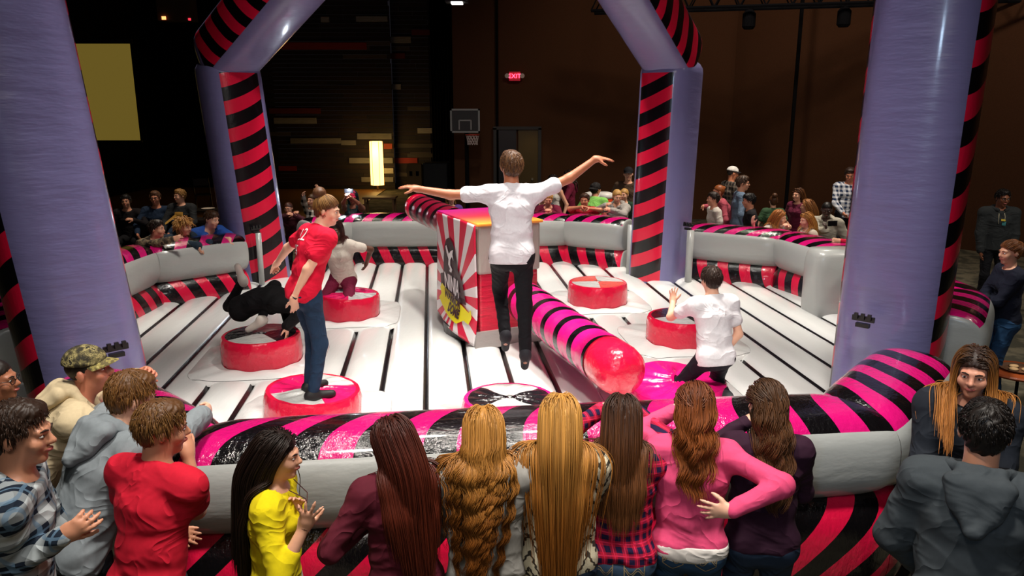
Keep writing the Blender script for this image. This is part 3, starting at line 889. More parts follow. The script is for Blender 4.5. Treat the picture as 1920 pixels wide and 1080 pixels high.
# ------------------------------------------------------------------ implicit-surface figures
def vn(v):
    v = np.asarray(v, float); return v / (np.linalg.norm(v) + 1e-12)
class Field:
    def __init__(s): s.p = []; s.cuts = []; s.disp = None
    def cap(s, a, b, ra, rb=None, k=0.03, axis=None, asp=1.0, sub=False):
        s.p.append(('c', np.array(a, float), np.array(b, float), ra, ra if rb is None else rb, k, None if axis is None else vn(axis), asp, sub)); return s
    def ell(s, c, r, R=None, k=0.03, sub=False):
        s.p.append(('e', np.array(c, float), np.array(r, float), np.eye(3) if R is None else np.array(R, float), k, sub)); return s
    def cut(s, point, normal, only=None):
        """removes what lies on the +normal side"""
        s.cuts.append((np.array(point, float), vn(normal), only)); return s
    @staticmethod
    def d1(pr, P):
        if pr[0] == 'c':
            _, a, b, ra, rb, k, ax, asp, sub = pr
            q = P - a; ab = b - a
            if ax is not None:
                m = (1 - 1 / asp)
                q = q - (q @ ax)[..., None] * ax * m; ab = ab - (ab @ ax) * ax * m
            L2 = float(ab @ ab) + 1e-12
            t = np.clip((q @ ab) / L2, 0, 1)
            dd = q - t[..., None] * ab
            return np.sqrt((dd * dd).sum(-1)) - (ra + (rb - ra) * t)
        _, c, r, R, k, sub = pr
        q = (P - c) @ R
        k0 = np.sqrt(((q / r) ** 2).sum(-1)) + 1e-9; k1 = np.sqrt(((q / (r * r)) ** 2).sum(-1)) + 1e-9
        return k0 * (k0 - 1) / k1
    @staticmethod
    def bb(pr):
        if pr[0] == 'c':
            m = max(pr[3], pr[4]) * max(1, pr[7]); return np.minimum(pr[1], pr[2]) - m, np.maximum(pr[1], pr[2]) + m
        m = pr[2].max(); return pr[1] - m, pr[1] + m
    def kk(s, pr): return pr[5] if pr[0] == 'c' else pr[4]
    def subf(s, pr): return pr[8] if pr[0] == 'c' else pr[5]
    @staticmethod
    def smin(a, b, k):
        h = np.maximum(k - np.abs(a - b), 0) / k
        return np.minimum(a, b) - h * h * k * 0.25
    def eval(s, P):
        F = np.full(P.shape[:-1], 9.0)
        for pr in s.p:
            d = s.d1(pr, P); k = s.kk(pr)
            F = -s.smin(-F, d, k) if s.subf(pr) else s.smin(F, d, k)
        for (c, n, only) in s.cuts:
            d = (P - c) @ n
            if only is not None: d = np.where(only(P), d, -9)
            F = np.maximum(F, d)
        return F
    def mesh(s, h):
        los, his = zip(*[s.bb(p) for p in s.p if not s.subf(p)])
        lo = np.min(los, 0) - 3 * h - 0.01; hi = np.max(his, 0) + 3 * h + 0.01
        n = np.ceil((hi - lo) / h).astype(int) + 1
        ax = [lo[i] + h * np.arange(n[i]) for i in range(3)]
        F = np.full(n, 0.2, dtype=np.float32)
        for pr in s.p:
            k = s.kk(pr); l, u = s.bb(pr); m = k + 3 * h
            i0 = np.clip(((l - m - lo) / h).astype(int), 0, n - 1); i1 = np.clip(((u + m - lo) / h).astype(int) + 2, 1, n)
            sl = tuple(slice(i0[i], i1[i]) for i in range(3))
            G = np.stack(np.meshgrid(ax[0][sl[0]], ax[1][sl[1]], ax[2][sl[2]], indexing='ij'), -1)
            d = s.d1(pr, G)
            F[sl] = -s.smin(-F[sl], d, k) if s.subf(pr) else s.smin(F[sl], d, k)
        if s.cuts or s.disp:
            G = np.stack(np.meshgrid(*ax, indexing='ij'), -1).astype(np.float32)
            if s.disp: F = F + s.disp(G).astype(np.float32)
            for (c, nn, only) in s.cuts:
                d = (G - c.astype(np.float32)) @ nn.astype(np.float32)
                if only is not None: d = np.where(only(G), d, -9)
                F = np.maximum(F, d)
        F[[0, -1]] = 0.2; F[:, [0, -1]] = 0.2; F[:, :, [0, -1]] = 0.2
        return surface_nets(F, lo, h)
def surface_nets(F, lo, h):
    S = F < 0
    c = S[:-1, :-1, :-1].astype(np.int8)
    tot = np.zeros(c.shape, np.int8)
    for dx in (0, 1):
        for dy in (0, 1):
            for dz in (0, 1):
                tot += S[dx:S.shape[0] - 1 + dx, dy:S.shape[1] - 1 + dy, dz:S.shape[2] - 1 + dz]
    act = (tot > 0) & (tot < 8)
    idx = np.argwhere(act)
    if len(idx) == 0: return np.zeros((0, 3)), np.zeros((0, 4), int)
    vid = np.full(act.shape, -1, np.int32); vid[tuple(idx.T)] = np.arange(len(idx))
    cor = np.array([(x, y, z) for x in (0, 1) for y in (0, 1) for z in (0, 1)])
    val = np.stack([F[tuple((idx + c_).T)] for c_ in cor], 1)
    acc = np.zeros((len(idx), 3)); cnt = np.zeros(len(idx))
    for a in range(8):
        for b in range(a + 1, 8):
            if np.abs(cor[a] - cor[b]).sum() != 1: continue
            fa, fb = val[:, a], val[:, b]
            m = (fa < 0) != (fb < 0)
            t = np.where(m, fa / (fa - fb + 1e-12), 0)
            p = cor[a] + t[:, None] * (cor[b] - cor[a])
            acc[m] += p[m]; cnt[m] += 1
    V = lo + h * (idx + acc / cnt[:, None])
    Q = []
    for ax in range(3):
        o1, o2 = [(1, 2), (2, 0), (0, 1)][ax]
        sl0 = [slice(None)] * 3; sl1 = [slice(None)] * 3
        sl0[ax] = slice(0, -1); sl1[ax] = slice(1, None)
        A = S[tuple(sl0)]; B = S[tuple(sl1)]
        e = np.argwhere(A != B)
        m = (e[:, o1] > 0) & (e[:, o2] > 0) & (e[:, o1] < F.shape[o1] - 1) & (e[:, o2] < F.shape[o2] - 1)
        e = e[m]
        if not len(e): continue
        ins = A[tuple(e.T)]
        u = np.zeros(3, int); u[o1] = 1; w = np.zeros(3, int); w[o2] = 1
        q = np.stack([vid[tuple((e - u - w).T)], vid[tuple((e - w).T)], vid[tuple(e.T)], vid[tuple((e - u).T)]], 1)
        q[~ins] = q[~ins][:, ::-1]
        Q.append(q)
    Q = np.concatenate(Q)
    # one light smoothing pass
    nb = np.zeros_like(V); ct = np.zeros(len(V))
    for i in range(4):
        a, b = Q[:, i], Q[:, (i + 1) % 4]
        for c_ in range(3):
            nb[:, c_] += np.bincount(a, V[b, c_], len(V)) + np.bincount(b, V[a, c_], len(V))
        ct += np.bincount(a, minlength=len(V)) + np.bincount(b, minlength=len(V))
    V = V * 0.5 + 0.5 * nb / np.maximum(ct, 1)[:, None]
    return V, Q

# ---- colours of people
def skin(hexcol):
    key = ('skin', hexcol)
    if key in _mats: return _mats[key]
    t = NT('skin'); n = t.noise(t.coord('Object'), 18, 3)
    c = srgb(hexcol)
    t.set(t.mix(n, tuple(v * 0.93 for v in c), tuple(min(1, v * 1.07) for v in c)), 0.48)
    t.b.inputs['Subsurface Weight'].default_value = 0.0
    t.b.inputs['Sheen Weight'].default_value = 0.1
    t.bump(t.noise(t.coord('Object'), 220, 2), 0.05, 0.002)
    _mats[key] = t.m; return t.m
def creases(t, wr):
    tn = t.new('ShaderNodeTexNoise'); tn.inputs['Scale'].default_value = 1.5; tn.inputs['Detail'].default_value = 2; tn.inputs['Distortion'].default_value = 0.9
    t.link(t.coord('Object', (3.0, 3.0, 4.2)), tn.inputs['Vector'])
    a = t.math('ABSOLUTE', t.math('SUBTRACT', t.math('MULTIPLY', tn.outputs[0], 2.0), 1.0))
    r = t.math('POWER', t.math('SUBTRACT', 1.0, a), 5.0)
    s_ = t.math('ADD', r, t.math('MULTIPLY', t.noise(t.coord('Object'), 300, 1), 0.02))
    t.bump(s_, wr * 1.0, 0.015)
def cloth(hexcol, rough=0.85, wr=0.45, c2=None, n2=60):
    key = ('cloth', hexcol, rough, wr, c2)
    if key in _mats: return _mats[key]
    t = NT('fabric'); co = t.coord('Object')
    c = srgb(hexcol); n = t.noise(co, n2, 3, 0.7)
    t.set(t.mix(n, tuple(v * 0.85 for v in c), srgb(c2) if c2 else tuple(min(1, v * 1.12) for v in c)), rough)
    t.b.inputs['Specular IOR Level'].default_value = 0.25
    creases(t, wr)
    _mats[key] = t.m; return t.m
def denim(hexcol='#26384f'):
    key = ('denim', hexcol)
    if key in _mats: return _mats[key]
    t = NT('denim'); co = t.coord('Object'); c = srgb(hexcol)
    n = t.noise(co, 5, 4, 0.7); n2 = t.noise(t.coord('Object', (260, 260, 60)), 1, 2)
    f = t.math('MULTIPLY', n, 0.9)
    t.set(t.mix(t.math('ADD', f, t.math('MULTIPLY', n2, 0.15)), tuple(v * 0.5 for v in c), tuple(min(1, v * 2.0) for v in c)), 0.8)
    t.b.inputs['Specular IOR Level'].default_value = 0.2
    creases(t, .6)
    _mats[key] = t.m; return t.m
def plaid(ca, cb, cc=None, s=0.06, line=None, contrast=0.5):
    """woven check on the garment's own x and z"""
    key = ('plaid', ca, cb, cc, s)
    if key in _mats: return _mats[key]
    t = NT('plaid_fabric'); sp = t.new('ShaderNodeSeparateXYZ'); t.link(t.coord('Object'), sp.inputs[0])
    nz = t.math('MULTIPLY', t.noise(t.coord('Object'), 6, 2), 0.25)
    xx = t.math('ADD', t.math('ADD', sp.outputs[0], t.math('MULTIPLY', sp.outputs[1], 0.7)), t.math('MULTIPLY', nz, s))
    fx = t.math('FRACT', t.math('DIVIDE', xx, s)); fz = t.math('FRACT', t.math('DIVIDE', sp.outputs[2], s))
    gx = t.math('GREATER_THAN', fx, 0.5); gz = t.math('GREATER_THAN', fz, 0.5)
    f = t.math('MULTIPLY', t.math('ADD', gx, gz), 0.5)
    col = t.mix(f, srgb(ca), srgb(cb))
    if cc:
        lx = t.math('LESS_THAN', t.math('ABSOLUTE', t.math('SUBTRACT', fx, 0.25)), 0.05)
        lz = t.math('LESS_THAN', t.math('ABSOLUTE', t.math('SUBTRACT', fz, 0.25)), 0.05)
        col = t.mix(t.math('MULTIPLY', t.math('MAXIMUM', lx, lz), 0.7), col, srgb(cc))
    t.set(col, 0.85); t.b.inputs['Specular IOR Level'].default_value = 0.2
    creases(t, .45)
    _mats[key] = t.m; return t.m
def blotch(cols, scale=9, name='patterned_fabric'):
    key = ('blotch', tuple(cols), scale)
    if key in _mats: return _mats[key]
    t = NT(name); n = t.noise(t.coord('Object'), scale, 3, 0.6)
    r = t.new('ShaderNodeValToRGB'); r.color_ramp.interpolation = 'CONSTANT'; t.link(n, r.inputs[0])
    k = len(cols); el = r.color_ramp.elements
    el[0].position = 0; el[0].color = (*srgb(cols[0]), 1); el[1].position = 0.38 + 0.24 / (k - 1) * 1; el[1].color = (*srgb(cols[1]), 1)
    for i in range(2, k): e = el.new(0.38 + 0.24 * i / (k - 1)); e.color = (*srgb(cols[i]), 1)
    t.set(r.outputs[0], 0.85); creases(t, .45)
    _mats[key] = t.m; return t.m
def aztec():
    t = NT('aztec_knit'); sp = t.new('ShaderNodeSeparateXYZ'); t.link(t.coord('Object'), sp.inputs[0])
    nz = t.math('MULTIPLY', t.math('SUBTRACT', t.noise(t.coord('Object'), 30, 2), 0.5), 0.02)
    x = t.math('ADD', sp.outputs[0], nz); z = sp.outputs[2]
    # zig-zag diamonds with fine teeth
    tri = t.math('PINGPONG', x, 0.065); teeth = t.math('PINGPONG', t.math('MULTIPLY', z, 1.0), 0.012)
    d = t.math('FRACT', t.math('DIVIDE', t.math('ADD', t.math('MULTIPLY', tri, 2.0), t.math('ADD', z, t.math('MULTIPLY', teeth, 0.9))), 0.07))
    a = t.math('GREATER_THAN', d, 0.70)
    band = t.math('FRACT', t.math('DIVIDE', z, 0.17)); b_ = t.math('LESS_THAN', band, 0.12)
    tri2 = t.math('GREATER_THAN', t.math('PINGPONG', x, 0.02), t.math('MULTIPLY', band, 0.17))
    tt = t.math('MAXIMUM', t.math('MULTIPLY', b_, tri2), a)
    t.set(t.mix(tt, srgb('#d9d0b4'), srgb('#3b352c')), 0.9)
    t.bump(t.noise(t.coord('Object'), 200, 2), 0.5, 0.004)
    return t.m
def hair_mat(c_root, c_tip=None, rough=0.5):
    key = ('hair', c_root, c_tip)
    if key in _mats: return _mats[key]
    t = NT('hair'); a = t.new('ShaderNodeAttribute'); a.attribute_name = 'shade'
    sp = t.new('ShaderNodeSeparateColor'); t.link(a.outputs['Color'], sp.inputs[0])
    c1 = srgb(c_root); c2 = srgb(c_tip or c_root)
    al = t.math('MINIMUM', t.math('MULTIPLY', sp.outputs[1], 1.35), 1.0)
    col = t.mix(al, c1, c2)
    k = t.math('ADD', t.math('MULTIPLY', sp.outputs[0], 0.6), 0.68)
    vm = t.new('ShaderNodeVectorMath', operation='SCALE'); t.link(col, vm.inputs[0]); t.link(k, vm.inputs['Scale'])
    t.set(vm.outputs[0], rough)
    t.b.inputs['Specular IOR Level'].default_value = 0.35
    _mats[key] = t.m; return t.m

EYE_W = simple('eye_white', '#e6e0da', 0.3); EYE_D = simple('iris_dark', '#2a1a12', 0.2)
def lerp(a, b, t): return np.asarray(a) * (1 - t) + np.asarray(b) * t
def ik(S, T, a, b, pole):
    S, T = np.array(S, float), np.array(T, float)
    d = T - S; L_ = np.linalg.norm(d); m = min(L_, (a + b) * 0.995); d = d / (L_ + 1e-9); T = S + d * m
    x = (a * a - b * b + m * m) / (2 * m); hgt = math.sqrt(max(a * a - x * x, 0))
    p = np.array(pole, float); p = p - (p @ d) * d; p = vn(p)
    return S + d * x + p * hgt, T
def rotv(v, axis, ang):
    axis = vn(axis); v = np.asarray(v, float)
    return v * math.cos(ang) + np.cross(axis, v) * math.sin(ang) + axis * (axis @ v) * (1 - math.cos(ang))
def Rz(a): return np.array([[math.cos(a), -math.sin(a), 0], [math.sin(a), math.cos(a), 0], [0, 0, 1.0]])
def Rx(a): return np.array([[1.0, 0, 0], [0, math.cos(a), -math.sin(a)], [0, math.sin(a), math.cos(a)]])
def Ry(a): return np.array([[math.cos(a), 0, math.sin(a)], [0, 1.0, 0], [-math.sin(a), 0, math.cos(a)]])
D2 = math.radians

def hand(F, w, d, n, s, side, curl=0.35, spread=0.15, thumb=0.5, fk=0.007):
    s = s * 0.93
    """palm, four fingers, thumb. d: pointing direction, n: palm normal (palm side); side +1 right hand"""
    d = vn(d); n = vn(np.asarray(n, float) - (np.asarray(n, float) @ d) * d); t = np.cross(n, d) * side  # t: towards the thumb
    F.ell(w + d * 0.045 * s, np.array([0.040, 0.052, 0.0155]) * s, np.stack([t, d, n], 1), 0.02)
    F.cap(w, w + d * 0.03 * s, 0.024 * s, 0.024 * s, 0.02, t, 1.25)
    for i, (L_, off) in enumerate(((0.072, .030), (0.080, .010), (0.074, -.010), (0.058, -.029))):
        base = w + d * (0.084 - 0.006 * abs(i - 1)) * s + t * off * s
        dd = vn(d + t * (0.5 - i / 2.9) * spread * 2); ax = np.cross(dd, n)
        c = curl * (1 + 0.12 * i) if i else curl * 0.85
        p = base
        for j, fr in enumerate((0.45, 0.32, 0.23)):
            dd = rotv(dd, ax, c * (0.9 if j == 0 else 0.75)) if c else dd
            q = p + dd * L_ * fr * s
            F.cap(p, q, (0.0092 - 0.0008 * j) * s, (0.0086 - 0.0009 * j) * s, fk); p = q
    p = w + d * 0.022 * s + t * 0.026 * s
    dd = vn(d * 0.65 + t * 0.75 * (1 - 0.4 * thumb) + n * (0.3 + 0.5 * thumb))
    for j, fr in enumerate((0.035, 0.030, 0.025)):
        q = p + dd * fr * s; F.cap(p, q, (0.0125 - 0.0012 * j) * s, (0.0112 - 0.0012 * j) * s, 0.01); p = q
        dd = vn(dd + d * 0.35 + n * 0.1)

def tubes(P, R, shade, sides=3):
    """P (N,T,3), R (N,T) -> verts, quads, per-vertex shade (random, along)"""
    N, T, _ = P.shape
    tan = np.gradient(P, axis=1); tan /= (np.linalg.norm(tan, axis=2, keepdims=True) + 1e-9)
    ref = np.array([0.3, 0.9, 0.3]); a = np.cross(tan, ref); a /= (np.linalg.norm(a, axis=2, keepdims=True) + 1e-9)
    b = np.cross(tan, a)
    th = np.arange(sides) * 2 * PI / sides
    V = P[:, :, None] + R[:, :, None, None] * (a[:, :, None] * np.cos(th)[None, None, :, None] + b[:, :, None] * np.sin(th)[None, None, :, None])
    base = (np.arange(N)[:, None, None] * T + np.arange(T - 1)[None, :, None]) * sides + np.arange(sides)[None, None]
    nxt = (np.arange(N)[:, None, None] * T + np.arange(T - 1)[None, :, None]) * sides + ((np.arange(sides) + 1) % sides)[None, None]
    Q = np.stack([base, nxt, nxt + sides, base + sides], -1).reshape(-1, 4)
    sh = np.zeros((N, T, sides, 2)); sh[..., 0] = shade[:, None, None]; sh[..., 1] = np.linspace(0, 1, T)[None, :, None]
    return V.reshape(-1, 3), Q, sh.reshape(-1, 2)

def grow(scalp, normals, length, coll, rnd, style):
    """strands that slide over the head and the clothes, then hang"""
    N = len(scalp); T = style.get('T', 26); Lh = length * (1 + style.get('lv', 0.12) * (rnd.rand(N) - 0.5) * 2)
    P = np.zeros((N, T, 3)); p = scalp + normals * 0.004; P[:, 0] = p
    off = 0.006 + style.get('vol', 0.016) * rnd.rand(N)
    d = style['init'](scalp, normals)
    for i in range(1, T):
        st = (Lh / (T - 1))[:, None]
        g = style['dir'](p, i / T)
        d = d * style.get('stiff', 0.55) + g * (1 - style.get('stiff', 0.55)); d /= (np.linalg.norm(d, axis=1, keepdims=True) + 1e-9)
        p = p + d * st
        for _ in range(2):
            e = 0.004
            f = coll.eval(p)
            gr = np.stack([coll.eval(p + np.array(v) * e) - f for v in ((1, 0, 0), (0, 1, 0), (0, 0, 1))], 1) / e
            gr /= (np.linalg.norm(gr, axis=1, keepdims=True) + 1e-9)
            push = np.clip(off - f, 0, 0.05)
            p = p + gr * push[:, None]
            m = f < off
            dn = (d * gr).sum(1, keepdims=True)
            d = np.where(m[:, None] & (dn < 0), d - gr * dn, d); d /= (np.linalg.norm(d, axis=1, keepdims=True) + 1e-9)
        P[:, i] = p
    return P
def finish_strands(P, rnd, style, Hd):
    N, T, _ = P.shape; t = np.linspace(0, 1, T)
    nc = style.get('clumps', 40); cl = rnd.randint(0, N, nc)
    d = np.linalg.norm(P[:, T // 3][:, None] - P[cl, T // 3][None], axis=2); own = d.argmin(1)
    w = style.get('clump', 0.5) * t ** 0.8
    P = P + (P[cl[own]] - P) * w[None, :, None] * (0.5 + 0.5 * rnd.rand(N))[:, None, None]
    A = style.get('wave', 0.0)
    if A:
        ph = rnd.rand(nc)[own] * style.get('phv', 6.28); lam = style.get('lam', 0.09)
        seg = np.concatenate([np.zeros((N, 1)), np.cumsum(np.linalg.norm(np.diff(P, axis=1), axis=2), 1)], 1)
        amp = A * np.clip((seg - style.get('w0', 0.15)) / 0.12, 0, 1)
        P = P.copy()
        lat = style.get('lat', np.array([1.0, 0, 0])); fw = style.get('fw', np.array([0, 1.0, 0]))
        P += (amp * np.sin(-P[:, :, 2] / lam * 6.28 + ph[:, None]))[..., None] * lat + (amp * 0.9 * np.cos(-P[:, :, 2] / lam * 6.28 + ph[:, None] * 1.3))[..., None] * fw
    fz = style.get('frizz', 0.0)
    if fz: P = P + (rnd.randn(N, 1, 3) * fz) * (t ** 1.5)[None, :, None]
    return P

ARM_U, ARM_F, LEG_T, LEG_S = 0.172, 0.150, 0.245, 0.245
PERSON_INFO = []
def person(label, at, yaw=0, H=None, dist=None, ground=0.0, sex='f', lean=0, side=0, twist=0, head=(0, 0, 0), neck_fwd=0.0,
           L_=None, R_=None, Lp=(-1, -0.6, -0.6), Rp=(1, -0.6, -0.6), Lh={}, Rh={}, pose='stand', legs=None, skin_c='#d49a7c',
           shirt=('tee', None), pants=None, shoe=None, hair=('short', '#3a2618'), extra=(), res=0.010, hips=1.0, name='person',
           group=None, build=1.0, cat='person', hem=0.0, flare=1.0, sleeveL=None, face=True, heads=1.0, seat_z=None):
    yaw = D2(yaw); lean = D2(lean); side = D2(side); twist = D2(twist)
    male = sex == 'm'
    def pose_calc(Hh):
        J = {}
        s = Hh / 1.72
        legl = (LEG_T + LEG_S) * Hh; ank = 0.045 * Hh
        if pose == 'stand': pz = legl * 0.985 + ank
        elif isinstance(pose, tuple): pz = LEG_T * Hh * pose[1] + 0.055 * s
        elif pose == 'kneel': pz = LEG_T * Hh * 0.94 + 0.055 * s
        elif pose == 'sit': pz = seat_z or 0.50
        elif pose == 'crouch': pz = 0.30 * Hh
        else: pz = pose
        J['s'] = s; pel = np.array([0, 0, pz + 0.03 * Hh]); J['pel'] = pel
        up0 = Rx(-lean * 0.75) @ Ry(side * 0.8) @ np.array([0, 0, 1.0]); up1 = Rx(-lean * 1.1) @ Ry(side * 1.1) @ np.array([0, 0, 1.0])
        waist = pel + up0 * 0.085 * Hh; chest = waist + lerp(up0, up1, .6) * 0.105 * Hh; neckb = chest + up1 * 0.085 * Hh
        J.update(waist=waist, chest=chest, neckb=neckb, up0=up0, up1=up1)
        RT = Rz(twist); latc = vn(RT @ (Ry(side) @ np.array([1.0, 0, 0]))); J['latc'] = latc; J['lath'] = np.array([1.0, 0, 0])
        J['fwdc'] = vn(np.cross(up1, latc))
        sw = (0.112 if male else 0.098) * Hh * build
        for sg, k in ((-1, 'L'), (1, 'R')):
            J['sh' + k] = neckb + latc * sg * sw - up1 * 0.022 * Hh
            J['hip' + k] = pel + np.array([sg * 0.052 * Hh, 0, -0.03 * Hh])
        hy, hp, hr = [D2(v) for v in head]
        RH = Rz(hy) @ Rx(hp) @ Ry(hr); J['RH'] = RH
        nd = vn(np.array([0, 0.18 + neck_fwd, 1.0]) * 0.6 + up1 * 0.5)
        if abs(lean) > 0.9: nd = vn(up1 + np.array([0, .1, .3]))
        J['headc'] = neckb + nd * 0.075 * Hh + RH @ (np.array([0, 0.015, 0.045]) * s)
        return J
    H0 = H or 1.7
    RY = Rz(yaw)
    if dist is not None and H is None:   # height from the pixel row
        for _ in range(6):
            J = pose_calc(H0); off = RY @ J['headc']
            T = aty(at[0], at[1], dist)
            H0 *= (T.z - ground) / off[2]
    J = pose_calc(H0); off = RY @ J['headc']
    if dist is None:
        T = atz(at[0], at[1], ground + off[2])
    else: T = aty(at[0], at[1], dist)
    rootp = np.array(T) - off
    H = H0; s = J['s']; ht = s * heads
    PERSON_INFO.append((label[:40], round(H, 2), [round(float(v), 2) for v in rootp], round(T.y, 2)))
    def loc(t):
        if t[0] == 'w': return RY.T @ (np.array(aty(*t[1:])) - rootp)
        if t[0] == 'z': return RY.T @ (np.array(atz(*t[1:])) - rootp)
        if t[0] == 's': return J['sh' + t[4]] + np.array(t[1:4]) * s
        return np.array(t[1:]) * s
    root = empty(name, rootp, yaw, label, cat, group)
    # ---- joints of the arms
    for k, tg, pole in (('L', L_, Lp), ('R', R_, Rp)):
        sg = -1 if k == 'L' else 1
        S = J['sh' + k]
        if tg is None: tgt = S + np.array([sg * 0.10, 0.05, -0.50]) * s
        else: tgt = loc(tg)
        E_, W_ = ik(S, tgt, ARM_U * H, ARM_F * H, pole)
        J['el' + k] = E_; J['wr' + k] = W_
    # ---- legs
    ankz = 0.045 * H
    feet = {}
    for k in 'LR':
        sg = -1 if k == 'L' else 1
        hp = J['hip' + k]
        if pose == 'stand':
            f = np.array([sg * 0.075 * H * 0.8, (legs or {}).get(k + 'y', 0.0), ankz]); f[0] += (legs or {}).get(k + 'x', 0.0)
            K, A = ik(hp, f, LEG_T * H, LEG_S * H, (0, 1, 0.05)); td = vn(np.array([sg * 0.2, 1, 0]))
        elif isinstance(pose, tuple):
            kf = math.sqrt(1 - pose[1] ** 2)
            K = hp + vn(np.array([sg * 0.25, kf, -pose[1]])) * LEG_T * H; K[2] = 0.055 * s
            A = K + vn(np.array([-sg * 0.05 + pose[2], -1, 0.0])) * LEG_S * H; A[2] = 0.05 * s; td = np.array([0, -1.0, -0.1])
        elif pose == 'kneel':
            K = hp + vn(np.array([sg * 0.22, 0.30, -1])) * LEG_T * H; K[2] = 0.055 * s
            A = K + vn(np.array([sg * 0.05, -1, 0.02])) * LEG_S * H; A[2] = 0.05 * s; td = np.array([0, -1.0, -0.1])
        elif pose == 'sit':
            K = hp + vn(np.array([sg * 0.12, 1, 0.02])) * LEG_T * H; A = np.array([K[0], K[1] + 0.05, max(ankz, K[2] - LEG_S * H)]); td = np.array([sg * .1, 1.0, 0])
        else:
            q = legs[k]; K, A = ik(hp, loc(q[0]) if isinstance(q[0], tuple) else q[0], LEG_T * H, LEG_S * H, q[1]); td = np.array(q[2], float)
        if legs and (k + 'foot') in legs:
            K, A = ik(hp, loc(legs[k + 'foot'][0]), LEG_T * H, LEG_S * H, legs[k + 'foot'][1]); td = np.array(legs[k + 'foot'][2], float)
        J['kn' + k] = K; J['an' + k] = A; feet[k] = (A, vn(td))
    lat = J['latc']; hc = J['headc']; RH = J['RH']; hx = 1.0 * build
    def hp_(x, y, z): return hc + RH @ (np.array([x, y, z]) * ht)
    # ---- body
    F = Field()
    tw = 1.42
    F.cap(J['pel'] - J['up0'] * .03 * H, J['waist'], 0.105 * s * hx, 0.088 * s * hx, 0.05, J['lath'], tw)
    F.cap(J['waist'], J['chest'], 0.088 * s * hx, 0.105 * s * hx, 0.05, lat, tw)
    F.cap(J['chest'], J['neckb'] - J['up1'] * .05 * s, 0.105 * s * hx, 0.075 * s * hx, 0.05, lat, tw)
    F.cap(J['neckb'] - J['up1'] * 0.03 * s, hp_(0, -0.015, -0.05), 0.058 * s * (1.08 if male else .92), 0.052 * s * (1.08 if male else .9), 0.04)
    for k in 'LR':
        F.cap(J['neckb'] - J['up1'] * 0.03 * s, J['sh' + k], 0.05 * s, 0.052 * s, 0.05)
        F.cap(J['sh' + k], J['el' + k], 0.049 * s * hx, 0.037 * s * hx, 0.03)
        F.cap(J['el' + k], J['wr' + k], 0.039 * s * hx, 0.0255 * s, 0.02)
        F.cap(J['hip' + k], J['kn' + k], 0.082 * s * hx, 0.054 * s, 0.04)
        F.cap(J['kn' + k], J['an' + k], 0.054 * s, 0.036 * s, 0.03)
        A, td = feet[k]
        toe = A + td * 0.15 * s + np.array([0, 0, -0.035 * s]) * (1 if abs(td[2]) < .5 else 0)
        F.cap(A + np.array([0, 0, -0.02 * s]), toe, 0.036 * s, 0.026 * s, 0.03)
    for k, sg, hh in (('L', -1, Lh), ('R', 1, Rh)):
        dflt = J['wr' + k] - J['el' + k]
        dd = vn(hh.get('d', dflt)); nn = hh.get('n', (-sg, 0.2, 0) if abs(dd[0]) < .8 else (0, 0, -1))
        if hh.get('world'):
            dd = RY.T @ np.array(dd); nn = RY.T @ np.array(nn)
        hand(F, J['wr' + k], dd, nn, s * 1.0, sg, hh.get('curl', 0.35), hh.get('spread', 0.15), hh.get('thumb', 0.5), max(0.007, res * 0.6))
    # head
    RHs = RH
    F.ell(hp_(0, -0.012, 0.036), np.array([.073, .092, .084]) * ht, RHs, 0.02)
    F.ell(hp_(0, 0.022, -0.035), np.array([.054, .064, .076]) * ht, RHs, 0.03)
    F.ell(hp_(0, 0.066, -0.088), np.array([.023, .020, .018]) * ht, RHs, 0.025)
    for sg in (-1, 1):
        F.ell(hp_(sg * .036, .062, -.022), np.array([.028, .024, .028]) * ht, RHs, 0.02)
        F.cap(hp_(sg * .014, .083, .028), hp_(sg * .044, .072, .026), 0.012 * ht, 0.010 * ht, 0.015)
        F.ell(hp_(sg * .078, -.012, -.002), np.array([.010, .018, .030]) * ht, RHs, 0.008)
        F.cap(hp_(0, .0905, -.052), hp_(sg * .019, .080, -.051), 0.0095 * ht, 0.006 * ht, 0.01)
        if res < 0.009:
            F.ell(hp_(sg * .031, .097, .008), np.array([.015, .012, .010]) * ht, RHs, 0.012, sub=True)
            F.cap(hp_(sg * .020, .0855, .0175), hp_(sg * .043, .0785, .0160), .0050 * ht, .0045 * ht, .006)
    F.cap(hp_(0, .086, .012), hp_(0, .106, -.018), 0.0085 * ht, 0.0125 * ht, 0.014)
    for sg in (-1, 1): F.cap(hp_(0, .096, -.022), hp_(sg * .012, .094, -.024), 0.009 * ht, 0.007 * ht, 0.008)
    V, Q = F.mesh(res)
    body = mesh_np('body', V, Q, skin(skin_c), root)
    if face:
        for sg in (-1, 1):
            e = MB(); n_ = 8 if res < 0.009 else 5
            R3 = Matrix([list(r) for r in RH])
            e.ell(hp_(sg * .031, .0775, .009), [.0125 * ht, .0105 * ht, .0068 * ht], 0, n_, R3)
            e.ell(hp_(sg * .031, .0852, .009), [.0058 * ht, .0034 * ht, .0060 * ht], 1, n_, R3)
            e.build('eye', [EYE_W, EYE_D], root, smooth=True)
            hcol = hair[1] if hair[0] != 'none' else '#2a1c14'
            MB().tube([hp_(sg * .013, .0945, .026), hp_(sg * .030, .0915, .033), hp_(sg * .047, .0775, .027)], [.003 * ht, .0038 * ht, .002 * ht], 6).build('eyebrow', simple('brow_hair', hcol, 0.8), root, smooth=True)
        MB().tube([hp_(-.022, .083, -.0505), hp_(-.010, .0965, -.050), hp_(0, .0985, -.0515), hp_(.010, .0965, -.050), hp_(.022, .083, -.0505)], [.002 * ht, .0058 * ht, .0064 * ht, .0058 * ht, .002 * ht], 8).build('lips', simple('lip_skin', '#b05a55' if skin_c > '#8' else '#6a3530', 0.4), root, smooth=True)
